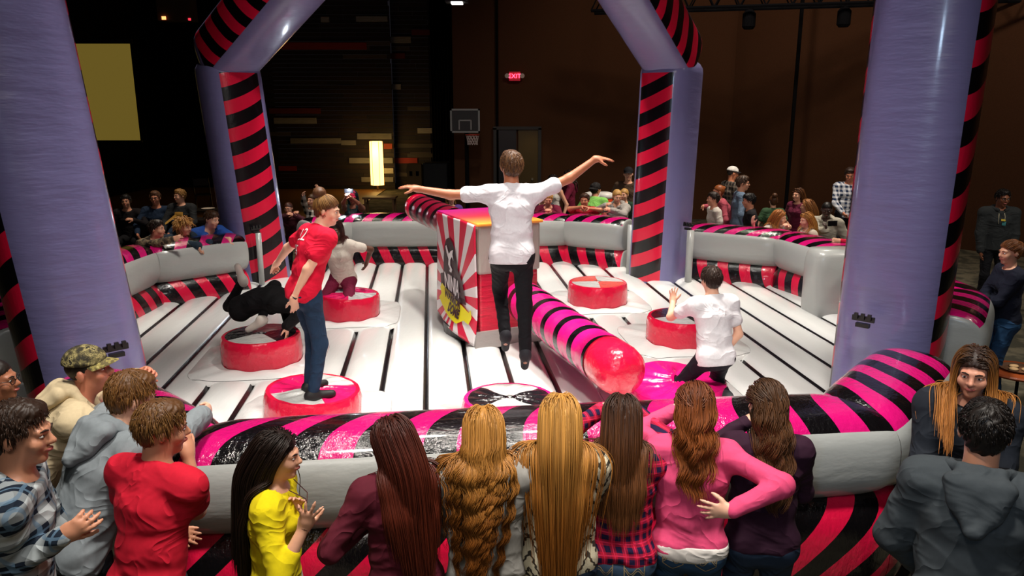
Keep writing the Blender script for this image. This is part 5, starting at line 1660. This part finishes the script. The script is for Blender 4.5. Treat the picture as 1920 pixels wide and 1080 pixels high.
# --- right edge, further back
P('woman with pulled back ginger hair in navy lace top and jeans, arms crossed, right edge', (1894, 474), 84, H=1.66, sex='f', head=(10, -6, 0),
  L_=('l', .10, .24, 1.12), R_=('l', -.12, .26, 1.16), Lp=(-1, .1, -1), Rp=(1, .1, -1), shirt=('long', cloth('#141828')), pants=denim('#1c3a58'), skin_c=SK1, hair=('updo', '#6e3f1c'), res=.008)
P('bearded man in glasses wearing dark grey zipped sweatshirt at the right edge', (1880, 372), 165, H=1.74, sex='m', head=(14, -8, 0), L_=('l', -.2, .1, .85), R_=('l', .2, .1, .85),
  shirt=('hoodie', cloth('#2c3032')), pants=cloth('#14151b'), skin_c='#8a5236', hair=('short', '#100c0a'), res=.009, extra=(('glasses',), ('patch', simple('print_yellow_chest', '#c8b02a', .7), -.03, .07, .09, .05), ('patch', simple('badge_teal', '#4a9aa0', .5), -.05, -.04, .07, .09), ('laces', simple('lace_cream', '#cfc8ac', .7))))
# --- players on the arena
red = P('player in red T-shirt and jeans with a top bun standing on the front left podium', (613, 396), -50, dist=5.62, H=1.55, sex='m', lean=20, head=(-40, -12, 0), ground=.77, neck_fwd=.3,
  L_=('w', 513, 500, 6.0), Lp=(-.7, -1, .1), R_=('w', 551, 560, 5.35), Rp=(.1, -1, -.1), Rh=dict(curl=.4, d=(-.1, .1, -1)), Lh=dict(curl=1.0), shirt=('tee', cloth('#d50f34')), pants=denim('#1a2c42'), skin_c=SK2,
  legs=dict(Ly=.03, Ry=-.03), hair=('bun', '#5a3a22', '#9a7038'), res=.008, extra=(('band', 'R', simple('watch_black', '#141414', .4)),), flare=1.05)
P('player in white top and maroon trousers kneeling on a podium, hair over her face', (629, 432), 172, dist=8.72, H=1.54, sex='f', lean=12, head=(8, -14, 10), pose=('k', .62, .1),
  L_=('l', -.26, -.22, .50), R_=('l', .26, -.24, .50), Lp=(-1, -.5, .2), Rp=(1, -.5, .2), shirt=('tee', cloth('#cfc6bb')), pants=cloth('#6e1736'), skin_c=SKD, hair=('long', '#1c0d0a', '#4c1612', .30), res=.008)
P('player in black clothes and white shoes bent double with one hand on the left podium', (566, 556), -95, dist=7.25, H=1.60, sex='f', lean=88, head=(0, -30, 0), pose=0.42,
  L_=('w', 545, 615, 7.4), R_=('w', 537, 612, 7.0), Rp=(0, 1, 0), Rh=dict(curl=.2, spread=.4, d=(.15, .1, -1), n=(0, -1, 0)),
  legs=dict(L=(('w', 455, 525, 7.5), (0, -.2, -1), (0, -.3, 1)), R=(('w', 489, 600, 7.1), (0, 1, .2), (.1, -.9, -.5))),
  shirt=('jacket', cloth('#0e0d10')), pants=cloth('#0d0c10'), shoe=simple('shoe_white', '#ddd6cc', .6), skin_c=SK2, hair=('short', '#1c120c'), res=.009)
jump = P('player in white T-shirt and black trousers leaping with both arms spread, seen from behind', (958, 313), 2, dist=6.0, H=1.68, sex='m', lean=6, head=(14, 4, 0),
  L_=('w', 782, 354, 5.9), Lp=(0, .3, -1), R_=('w', 1130, 290, 6.05), Rp=(.2, 0, -1), Lh=dict(curl=.25, spread=.35, d=(-1, .1, .25), n=(0, .2, -1)), Rh=dict(curl=.2, spread=.35, d=(1, .1, .05), n=(0, .2, -1)),
  legs=dict(Lfoot=(('w', 948, 632, 6.05), (-.1, 1, 0), (0, .6, -.8)), Rfoot=(('w', 985, 668, 5.9), (.1, 1, 0), (0, .6, -.8))),
  shirt=('tee', cloth('#d9d6dc')), pants=cloth('#0f0f14'), shoe=simple('sock_dark', '#1c1c24', .8), skin_c='#b06a48', hair=('short', '#4a3020', '#7a5535'), res=.008, flare=1.08)
P('player in white T-shirt kneeling on the sagging pink podium with one hand raised', (1333, 526), 16, dist=5.92, H=1.50, sex='m', lean=12, head=(-4, -8, 0), pose=('k', .78, -.25),
  L_=('w', 1262, 566, 6.2), Lp=(-1, -.2, -1), Lh=dict(curl=.1, spread=.3, d=(0, .1, 1), n=(0, -1, 0)), R_=('w', 1352, 668, 5.85), Rp=(1, -.4, -.1), Rh=dict(curl=.4),
  shirt=('tee', cloth('#dcdade')), pants=cloth('#11121c'), shoe=simple('sock_grey', '#2a2c30', .9), skin_c=SK2, hair=('short', '#33221a'), res=.008, flare=1.06)
# --- back left, behind the wall
P('boy in brown patterned jacket pointing across the wall, leftmost of the three leaning boys', (294, 430), -112, dist=9.65, sex='m', lean=42, head=(20, -2, 0), R_=('w', 330, 447, 9.35), L_=('w', 318, 452, 9.6), Rp=(1, 0, -1),
  shirt=('long', blotch(['#3a2f24', '#6b5a44', '#8d7b5e', '#2a221a'], 14)), pants=cloth('#15161c'), skin_c=SK1, hair=('short', '#241710'), res=M_)
P('curly blond boy in dark blue jacket leaning on the wall, middle of three leaning boys', (345, 426), -128, dist=9.92, sex='m', lean=46, head=(20, -4, 0), R_=('w', 384, 462, 9.6), L_=('w', 392, 455, 9.8), Rh=dict(curl=.6, d=(.1, .4, -1)), Lh=dict(curl=.6, d=(.1, .4, -1)),
  shirt=('jacket', cloth('#22303f')), pants=cloth('#15161c'), skin_c=SK1, hair=('curly', '#9a6a34', '#c09050'), res=M_)
P('boy in bright blue T-shirt with straight brown hair, rightmost of the three leaning boys', (397, 412), -125, dist=10.25, sex='m', lean=46, head=(14, -14, 0), R_=('w', 430, 448, 10.0), L_=('w', 442, 446, 10.15), Rh=dict(curl=.6, d=(.3, .5, -.8)), Lh=dict(curl=.6, d=(.3, .5, -.8)),
  shirt=('tee', cloth('#2a55a8')), pants=cloth('#15161c'), skin_c=SK2, hair=('short', '#3c2615'), res=M_)
P('person in black with hand raised sitting at the left end of the couch', (236, 378), 195, dist=13.4, H=1.65, sex='m', lean=6, pose='sit', seat_z=.5, L_=('s', .05, .3, -.1, 'L'), R_=('l', .2, .3, .6), shirt=('long', cloth('#120d10')), pants=cloth('#101014'), skin_c=SK3, hair=('short', '#120c0a'), res=F_)
P('man in navy shirt and glasses sitting in the middle of the couch', (291, 372), 190, dist=13.5, H=1.78, sex='m', pose='sit', seat_z=.5, L_=('l', -.25, .35, .62), R_=('l', .25, .35, .62), shirt=('long', cloth('#1a2a40')), pants=denim('#2a4058'), skin_c='#c07a5a', hair=('short', '#5a3c28'), res=F_, extra=(('glasses',),))
P('blond boy in dark sweater with gold chest block sitting at the right of the couch', (337, 368), 175, dist=13.5, H=1.68, sex='m', pose='sit', head=(-30, 0, 0), seat_z=.5, L_=('l', -.2, .35, .62), R_=('l', .2, .35, .62), shirt=('sweater', cloth('#26282a')), pants=cloth('#2c2e33'), skin_c=SK1, hair=('short', '#8a6434'), res=F_, extra=(('patch', simple('print_gold', '#b98a35', .7), 0, .03, .26, .16),))
P('person in glasses eating behind the wall beside the back left pillar', (541, 391), 175, dist=12.7, sex='f', lean=18, head=(0, -6, 0), L_=('w', 549, 403, 12.4), R_=('w', 556, 398, 12.4), shirt=('long', cloth('#3a1018')), pants=cloth('#15161c'), skin_c='#b57a5c', hair=('updo', '#3a1a10'), res=M_, extra=(('glasses',),))
P('person in black and white striped shirt with arms raised behind the wall', (586, 376), 150, dist=13.6, H=1.62, sex='f', ground=0, L_=('w', 596, 352, 13.2), R_=('w', 567, 358, 13.2), Lp=(-1, 0, -1), Rp=(1, 0, -1), shirt=('long', plaid('#d5cfc6', '#1c1a1c', None, .12)), pants=cloth('#15161c'), skin_c=SK1, hair=('bun', '#4a3018'), res=F_)
P('person in pink cap with teal-dark hair taking a flash photo with a phone', (661, 371), 182, dist=12.9, sex='f', lean=10, head=(0, -4, 0), L_=('w', 657, 369, 12.55), R_=('w', 650, 368, 12.55), Lp=(-1, 0, -.6), Rp=(1, 0, -.6), shirt=('tank', blotch(['#101a1e', '#152026', '#2a7a80'], 22)), pants=cloth('#15161c'), skin_c='#8a5238', hair=('long', '#123038', '#1c4a50', .35), res=M_,
  extra=(('cap', cloth('#d8305a'), cloth('#d8305a'), 'far'),))
P('person in purple shirt reclining on the couch behind the machine', (846, 372), 200, dist=14.3, H=1.6, sex='f', lean=-10, pose='sit', seat_z=.5, shirt=('long', cloth('#6a4a9c')), pants=cloth('#23202c'), skin_c=SK1, hair=('wavy', '#8a6230', '#9c7a3c', .3), res=F_)
# --- back right, behind the wall
P('girl in maroon hooded top with long dark hair holding a red cup, in profile', (1064, 331), 100, H=1.64, sex='f', lean=2, L_=('s', .06, .30, -.14, 'L'), R_=('s', -.06, .28, -.10, 'R'), shirt=('hoodie', cloth('#6a1430')), pants=cloth('#18161c'), skin_c=SK1, hair=('long', '#22140e', '#3a2a20', .34), res=F_)
P('girl in white top with long dark hair standing behind the blond girl in maroon', (1036, 340), 150, H=1.6, sex='f', shirt=('tank', cloth('#c9c5be')), pants=cloth('#20242c'), skin_c=SK1, hair=('long', '#1c120e', '#1c120e', .35), res=F_)
P('blond girl in maroon shirt resting her chin on her hands on the back wall', (1028, 374), 178, dist=12.75, sex='f', lean=26, head=(0, -16, 0), L_=('w', 1034, 397, 12.5), R_=('w', 1022, 397, 12.5), shirt=('long', cloth('#6c1430')), pants=cloth('#20242c'), skin_c='#e0987c', hair=('pony', '#b98a48'), res=M_)
P('blond girl in dark top peeking out beside the girl in maroon', (1018, 369), 170, dist=13.3, sex='f', lean=14, shirt=('long', cloth('#263038')), pants=cloth('#20242c'), skin_c=SK1, hair=('pony', '#b08040'), res=F_)
P('boy in red shirt with swept brown hair leaning his arms on the back wall', (1096, 376), 176, dist=12.5, sex='m', lean=26, head=(-10, -4, 0), L_=('w', 1104, 391, 12.2), R_=('w', 1090, 388, 12.2), Lp=(-1, -.2, -.1), Rp=(1.5, 0, -.1), Lh=dict(curl=.9), shirt=('tee', cloth('#b01428')), pants=cloth('#20242c'), skin_c='#c98260', hair=('short', '#3a2214'), res=M_)
P('boy in lime green T-shirt with backward black cap turned away near the coolers', (1117, 356), -22, dist=13.3, H=1.62, sex='m', lean=16, ground=0, head=(-25, 0, 0), shirt=('tee', cloth('#7fbf5c')), pants=cloth('#20242c'), skin_c=SK3, hair=('short', '#1a120e'), res=F_, extra=(('cap', cloth('#1a1818'), cloth('#1a1818'), 'far', 'back'),))
P('blond girl in grey hooded sweatshirt looking left at the back wall', (1157, 369), 155, dist=12.55, sex='f', lean=16, head=(35, -12, 0), L_=('w', 1146, 394, 12.2), R_=('w', 1136, 385, 12.3), shirt=('hoodie', cloth('#9b9690')), pants=cloth('#20242c'), skin_c=SK1, hair=('updo', '#b5894a'), res=M_)
P('blond person in dark green top half hidden behind the blond girl in grey', (1170, 366), 150, dist=13.2, sex='f', lean=10, shirt=('long', cloth('#1e3a2a')), pants=cloth('#20242c'), skin_c=SK1, hair=('updo', '#b5894a'), res=F_)
P('man in brown long-sleeved shirt and black cap standing by the back right pillar', (1178, 327), 160, H=1.78, sex='m', head=(10, 0, 0), shirt=('long', cloth('#4c3a2c')), pants=cloth('#20242c'), skin_c=SK1, hair=('buzz', '#1a120e'), res=F_, extra=(('cap', cloth('#17161a'), cloth('#17161a'), 'far'),))
# --- right side, behind the wall
P('man in dark checked shirt and white and black cap standing before the brown wall', (1374, 326), -75, H=1.80, sex='m', head=(-10, -4, 0), shirt=('long', plaid('#5a524a', '#23201f', '#7a6e60', .09)), pants=cloth('#17171c'), skin_c='#b5704e', hair=('buzz', '#1a120e'), res=F_, extra=(('cap', cloth('#cfccc6'), cloth('#19181a'), 'far'),))
P('boy in glasses and blue-grey long-sleeved shirt looking right', (1393, 344), -95, dist=12.9, sex='m', head=(-5, -4, 0), shirt=('long', cloth('#5a6c80')), pants=cloth('#17171c'), skin_c='#c58a6c', hair=('short', '#3c281a'), res=.009, extra=(('glasses',),))
P('young man in white T-shirt with dark hair in profile facing left', (1337, 374), 92, dist=12.2, sex='m', lean=4, shirt=('tee', cloth('#c6c0b6')), pants=cloth('#17171c'), skin_c='#c98c70', hair=('short', '#22150e'), res=.009)
P('red-haired woman in dusty pink shirt bending behind the man in white', (1347, 360), 85, dist=13.2, sex='f', lean=22, R_=('w', 1303, 392, 12.8), shirt=('long', cloth('#a84a58')), pants=cloth('#17171c'), skin_c='#d09070', hair=('updo', '#8a4a20'), res=F_)
P('black-haired young man in black T-shirt with purple print facing left', (1404, 377), 80, dist=11.9, sex='m', lean=4, head=(0, -8, 0), shirt=('tee', cloth('#161518')), pants=cloth('#17171c'), skin_c='#c58768', hair=('short', '#0d0a0a'), res=.009, extra=(('patch', simple('print_purple', '#6a2f9a', .7), -.03, .0, .10, .14),))
P('person in green top with a braided brown bun seen from behind', (1450, 378), -6, dist=13.0, sex='f', shirt=('tee', cloth('#2f4a30')), pants=cloth('#17171c'), skin_c=SK1, hair=('bun', '#4a2c16', '#7a4c26'), res=M_)
P('girl with ginger blond hair laying her bare arm along the right-hand wall', (1462, 409), -150, dist=11.0, sex='f', lean=30, head=(26, -6, 8), L_=('w', 1474, 422, 10.7), Lp=(-1, 0, -.2), R_=('w', 1412, 418, 10.8), Rp=(1, 0, 0), Rh=dict(curl=.4), shirt=('tee', cloth('#d2ccc2')), pants=cloth('#17171c'), skin_c=SK2, hair=('long', '#a86a34', '#b87c40', .26), res=.009)
P('girl in maroon off-shoulder top with long brown hair standing and smiling to the left', (1496, 366), 120, dist=13.0, sex='f', shirt=('half', cloth('#5c1832')), pants=cloth('#17171c'), skin_c=SK1, hair=('long', '#4c2c16', '#6a4020', .34), res=M_)
P('girl in red sweatshirt with long light brown hair turned to the wall', (1513, 388), 60, dist=11.7, sex='f', lean=8, shirt=('long', cloth('#b01c34')), pants=cloth('#17171c'), skin_c=SK1, hair=('long', '#8a5626', '#a06c34', .36), res=M_)
P('girl in beige T-shirt with long straight blond hair in left profile at the right wall', (1512, 414), 98, dist=10.55, sex='f', lean=6, head=(4, -6, 0), shirt=('tee', cloth('#b9ad9c')), pants=cloth('#17171c'), skin_c=SK2, hair=('long', '#a06c34', '#b5803e', .40), res=.009)
P('boy with short black hair in light grey hooded sweatshirt holding up a phone', (1550, 394), 150, dist=10.9, sex='m', lean=8, head=(10, -14, 0), R_=('w', 1549, 432, 10.55), Rp=(1, 0, -1), Rh=dict(curl=.7, d=(.1, 0, 1), n=(1, 0, 0)), shirt=('hoodie', cloth('#a8a496')), pants=cloth('#17171c'), skin_c=SKD2, hair=('buzz', '#0c0908'), res=.009)
P('man in blue and white gingham shirt standing beside the front right pillar', (1594, 328), 165, H=1.82, sex='m', head=(-10, -18, 0), L_=('l', -.1, .25, .95), R_=('l', .1, .3, .98), shirt=('long', plaid('#c9ccd2', '#1c2c48', None, .075)), pants=cloth('#14151c'), skin_c='#c07a5a', hair=('short', '#2a1a12'), res=M_, sleeveL=1.5)
P('person in red long-sleeved top mostly hidden behind the front right pillar', (1622, 428), 95, dist=9.75, sex='f', lean=14, L_=('w', 1572, 452, 9.5), Lp=(-1, 0, -.6), shirt=('long', cloth('#c01838')), pants=cloth('#17171c'), skin_c=SK1, hair=('long', '#4a2c16', '#5a3a20', .34), res=M_)

# ------------------------------------------------------------------ things around the arena
LEATH = simple('black_leather', '#17120f', 0.28)
def couch(loc, w, rz, lab, d=0.95, hb=0.9):
    r = empty('couch', loc, rz, lab, 'couch', 'black leather couches')
    MB().box((0, 0, 0.24), (w, d, 0.36)).build('couch_base', LEATH, r, bevel=0.06, seg=3)
    n = max(2, int(w / 0.7))
    for i in range(n):
        MB().box((-w / 2 + w * (i + .5) / n, 0.08, 0.45), (w / n - 0.02, d - 0.25, 0.14)).build('seat_cushion', LEATH, r, bevel=0.05, seg=3)
        MB().box((-w / 2 + w * (i + .5) / n, -d / 2 + 0.12, 0.70), (w / n - 0.01, 0.24, 0.5)).build('back_cushion', LEATH, r, bevel=0.08, seg=3)
    for s_ in (-1, 1): MB().box((s_ * (w / 2 - 0.1), 0, 0.42), (0.22, d, 0.5)).build('armrest', LEATH, r, bevel=0.09, seg=3)
    for sx in (-1, 1):
        for sy in (-1, 1): MB().tube([(sx * (w / 2 - .1), sy * (d / 2 - .1), 0), (sx * (w / 2 - .1), sy * (d / 2 - .1), .08)], .025, 8).build('leg', M_DARK, r)
    return r
q = aty(712, 372, 13.4); couch((q.x + 0.1, 13.55, 0), 2.6, 0, 'black leather couch behind the back wall below the lamp', hb=1.0)
q = aty(286, 400, 13.6); couch((q.x, 13.45, 0), 2.2, PI, 'black leather couch carrying the three seated spectators at back left')
q = aty(240, 432, 10.6); r = empty('leather_stool', (q.x - .3, 10.7, 0), 0, 'round black leather seat end just left of the leaning boys', 'seat')
MB().lathe([(0.30, .55), (.36, .6), (.38, .78), (.33, .9), (.1, .93)], n=28).build('seat_pad', LEATH, r, smooth=True); MB().lathe([(.25, 0), (.25, .03), (.05, .06), (.05, .56)], n=20).build('pedestal', M_DARK, r)

# folding chair far left
q = atz(377, 347, 0)
q = Vector((aty(377, 330, 22).x, 22, 0))
r = empty('folding_chair', q, 0.5, 'lone metal folding chair on the tan floor at the far left', 'chair')
CH = simple('chair_grey', '#77747a', 0.35, 1.0)
MB().box((0, 0, .45), (.42, .42, .03)).build('seat', simple('seat_black', '#1a1a1d', .5), r)
MB().box((0, .22, .78), (.40, .03, .2)).build('backrest', simple('seat_black', '#1a1a1d', .5), r)
for sx in (-1, 1):
    MB().tube([(sx * .21, -.25, 0), (sx * .21, .24, .9)], .014, 6).build('leg', CH, r); MB().tube([(sx * .19, .28, 0), (sx * .19, -.18, .45)], .014, 6).build('leg', CH, r)

# low table with paper plates, left
q = atz(384, 392, 0.45); r = empty('side_table', (q.x, q.y, 0), 0, 'low dark side table with a tray behind the three leaning boys', 'table')
MB().lathe([(.32, .42), (.33, .45)], n=28).build('table_top', simple('table_dark', '#1c1512', .4), r); MB().lathe([(.2, 0), (.2, .03), (.03, .06), (.03, .42)], n=16).build('pedestal', M_DARK, r)
r2 = MB().lathe([(.12, 0), (.16, .02), (.155, .022), (.115, .006)], n=24).build('paper_plate', simple('plate_white', '#d8cfc6', .7)); r2.location = (q.x + .08, q.y, .452)
props(r2, 'white paper plate on the low dark table at left', 'plate')

# speaker cabinet and stage block at the planks
a, b = aty(763, 308, 24), aty(791, 350, 24)
r = empty('speaker_cabinet', ((a.x + b.x) / 2, 24.2, 0), 0, 'yellowish wooden cabinet with two dark slots by the plank wall', 'cabinet')
hz_ = a.z; wz_ = b.x - a.x
MB().box((0, 0, hz_ / 2), (wz_, .5, hz_)).build('cabinet_body', simple('cab_wood', '#7a5a24', .6), r)
for sx in (-1, 1): MB().box((sx * .1, -.26, hz_ - .28), (.09, .03, .14)).build('slot', M_DARK, r)
a, b = aty(792, 306, 24), aty(840, 350, 24)
r = MB().box(((a.x + b.x) / 2, 24.4, a.z / 2), (b.x - a.x, .8, a.z)).build('equipment_case', simple('case_black', '#121114', .5), bevel=.03)
props(r, 'large black case beside the wooden cabinet', 'case')
# side table under the lamp
q = aty(712, 353, 21); r = empty('coffee_table', (q.x, 21, 0), 0, 'low wooden table in front of the glowing lamp', 'table')
MB().box((0, 0, .48), (.9, .5, .05)).build('table_top', simple('tab_wood', '#7a5432', .5), r, bevel=.01)
for sx in (-1, 1):
    for sy in (-1, 1): MB().box((sx * .38, sy * .18, .23), (.05, .05, .46)).build('leg', simple('tab_wood', '#7a5432', .5), r)

# orange drink coolers on a table
TW = simple('table_white', '#d8d4cc', .5)
def ftable(loc, w, d, rz, lab):
    r = empty('folding_table', loc, rz, lab, 'table', 'white folding tables')
    MB().box((0, 0, .73), (w, d, .04)).build('table_top', TW, r, bevel=.015)
    for sx in (-1, 1):
        for sy in (-1, 1): MB().tube([(sx * (w / 2 - .15), sy * (d / 2 - .08), 0), (sx * (w / 2 - .2), sy * (d / 2 - .1), .71)], .016, 6).build('leg', CH, r)
    return r
ft = ftable((2.05, 14.6, 0), 1.9, .75, 0, 'white folding table carrying the orange drink coolers')
OR_ = simple('cooler_orange', '#e2461c', .4)
for k, px in enumerate((1112, 1133)):
    q = aty(px, 360, 14.6)
    r = empty('drink_cooler', (q.x, 14.6, .75), 0, ['orange drink cooler with white lid, left one behind the black cap', 'orange drink cooler with white lid, right one beside the bottle'][k], 'cooler', 'orange drink coolers')
    MB().lathe([(.135, 0), (.15, .03), (.165, .42), (.165, .46)], n=28).build('barrel', OR_, r, smooth=True)
    MB().lathe([(.175, .46), (.18, .50), (.17, .55), (.1, .57)], n=28).build('lid', simple('lid_white', '#e4e0da', .4), r, smooth=True)
    for s_ in (-1, 1): MB().tube([(s_ * .16, 0, .40), (s_ * .21, 0, .42), (s_ * .21, 0, .34), (s_ * .16, 0, .33)], .018, 6).build('handle', OR_, r)
    MB().tube([(0, -.15, .08), (0, -.20, .08), (0, -.21, .04)], .014, 6).build('spigot', simple('lid_white', '#e4e0da', .4), r)
q = aty(1137, 376, 14.3); r = empty('soda_bottle', (q.x, 14.35, .75), 0, 'clear plastic bottle with red drink on the cooler table', 'bottle')
gl = NT('clear_plastic'); gl.set((.95, .9, .9), .05); gl.b.inputs['Transmission Weight'].default_value = .9
MB().lathe([(.05, 0), (.055, .02), (.055, .2), (.02, .28), (.018, .3)], n=18).build('bottle_body', gl.m, r, smooth=True)
MB().lathe([(.045, .005), (.048, .12)], n=18).build('drink', simple('red_drink', '#a01820', .2), r, smooth=True); MB().lathe([(.02, .3), (.02, .325)], n=14).build('bottle_cap', TW, r)
q = aty(1142, 380, 14.5); r = MB().box((0, 0, .1), (.4, .25, .2)).build('snack_box', simple('box_purple', '#4a2f9c', .5), bevel=.01); r.location = (q.x + .35, 14.75, .75); props(r, 'purple box on the cooler table', 'box')
# white table with red cups, right
ft2 = ftable((4.1, 13.6, 0), 2.4, .75, 0, 'white folding table with red cups right of the back pillar')
CUP = simple('cup_red', '#d01830', .35)
for k, (px, lab) in enumerate(((1291, 'red plastic cup standing nearest the back right pillar'), (1309, 'red plastic cup beside the woman in dusty pink'), (1364, 'red plastic cup behind the man in white'))):
    q = aty(px, 388, 13.5); r = MB().lathe([(.03, 0), (.045, .11), (.047, .115), (.042, .112), (.028, .008)], n=20).build('plastic_cup', [CUP], smooth=True)
    r.location = (q.x, 13.5, .751); props(r, lab, 'cup', 'red plastic cups')
# cup in the drinking girl's hands
# round table with cookies at the right edge
q = atz(1908, 694, .45)
r = empty('round_table', (q.x, q.y, 0), 0, 'small round orange-brown table at the right edge', 'table')
MB().lathe([(.27, .42), (.29, .44), (.28, .455)], n=32).build('table_top', simple('table_orange', '#9c4a22', .4), r); 
for k in range(3): a = k * 2.1; MB().tube([(.24 * math.cos(a), .24 * math.sin(a), 0), (.12 * math.cos(a), .12 * math.sin(a), .42)], .014, 6).build('leg', M_DARK, r)
pl = MB().lathe([(.12, 0), (.16, .02), (.155, .022), (.115, .006)], n=24).build('snack_plate', simple('plate_brown', '#5c3a20', .7)); pl.location = (q.x, q.y, .456); props(pl, 'plate on the round orange table', 'plate')
for k, (dx, dy, w_) in enumerate(((-.06, -.03, 'left'), (.05, -.05, 'front right'), (.0, .06, 'back'))):
    c = MB().lathe([(.035, 0), (.045, .008), (.035, .018), (.01, .022)], n=14).build('cookie', simple('cookie_tan', '#b5946a', .9), smooth=True); c.location = (q.x + dx, q.y + dy, .464); props(c, 'tan cookie on the plate, %s one' % w_, 'cookie', 'cookies on the plate')
# phones
def phone(loc, rz, lab, flash=False, tilt=0.0):
    r = empty('phone', loc, rz, lab, 'phone'); r.rotation_euler = (tilt, 0, rz)
    MB().box((0, 0, 0), (.145, .009, .074)).build('phone_case', simple('phone_black', '#101013', .25), r, bevel=.004)
    if flash: MB().lathe([(.008, 0), (.008, .006)], (0.0, -.008, .02), 12, M=Matrix.Rotation(PI / 2, 3, 'X')).build('flash_lamp', emit('flash_white', '#d8ecff', 900), r)
    else: MB().lathe([(.006, 0), (.006, .003)], (0.05, -.006, .02), 12, M=Matrix.Rotation(PI / 2, 3, 'X')).build('camera_lens', simple('lens_glass', '#20242c', .1), r)
    return r
q = aty(654, 358, 12.5); phone(q, 0, 'phone with bright camera flash held before the pink-capped person', True)
light('phone_flash', 'POINT', (q.x, 12.44, q.z + .02), (0, 0, 0), 14, (.8, .9, 1.0), .012)
q = aty(1561, 419, 10.5); phone(q, .2, 'black phone held up by the boy in light grey sweatshirt')
c_ = [i_ for i_ in PERSON_INFO if 'drinking' in i_[0]]
q = aty(1049, 350, PERSON_INFO[[k for k, i_ in enumerate(PERSON_INFO) if 'maroon hooded' in i_[0]][0]][3] - .1)
r = MB().lathe([(.03, 0), (.045, .11), (.047, .115), (.042, .112), (.028, .008)], n=20).build('plastic_cup', [CUP], smooth=True); r.location = (q.x, q.y, q.z - .05); props(r, 'red plastic cup in the hands of the girl in maroon hooded top', 'cup', 'red plastic cups')
# necklace lanyard held by the girl in yellow: a thin dark cord from neck to hand
I_ = yg; J_ = I_['J']
m = MB()
for sg in (-1, 1):
    a_ = J_['neckb'] + J_['latc'] * sg * .05 + J_['fwdc'] * .075 + J_['up1'] * .02; b_ = J_['wrR'] * .5 + J_['wrL'] * .5 + np.array([0, .04, .07])
    m.tube([a_, a_ * .5 + b_ * .5 + np.array([0, .03, -.01]), b_], .0022, 5)
m.build('neck_cord', simple('cord_dark', '#3a1416', .6), I_['root'])
# white print on the red T-shirt
J_ = red['J']; BT = []
WT = simple('shirt_print_white', '#e8dfe0', .7)
def back_text(I, body, size, u, v, rot=0):
    J = I['J']; s = I['s']
    lat_, up_ = J['latc'], J['up1']; out = -J['fwdc']
    base = J['chest'] + up_ * v * s + lat_ * u * s + out * 0.16 * s
    M = Matrix((lat_, up_, out)).transposed().to_4x4(); M.translation = Vector(base)
    o = text_mesh('shirt_print', body, size * s, M @ Matrix.Rotation(rot, 4, 'Z'), WT, I['root'], .001)
    bm = bmesh.new(); bm.from_mesh(o.data); bmesh.ops.triangulate(bm, faces=bm.faces); bmesh.ops.subdivide_edges(bm, edges=[e for e in bm.edges if e.calc_length() > .03], cuts=2); bm.to_mesh(o.data); bm.free()
    sw = o.modifiers.new('wrap', 'SHRINKWRAP'); sw.target = I['shirt']; sw.wrap_method = 'PROJECT'; sw.use_negative_direction = True; sw.use_positive_direction = True; sw.offset = .003
    sw.wrap_method = 'NEAREST_SURFACEPOINT'; sw.wrap_mode = 'ABOVE_SURFACE'
back_text(red, 'L2', .17, -.05, .09, .1)
back_text(red, 'X5', .13, -.09, -.07, .1)
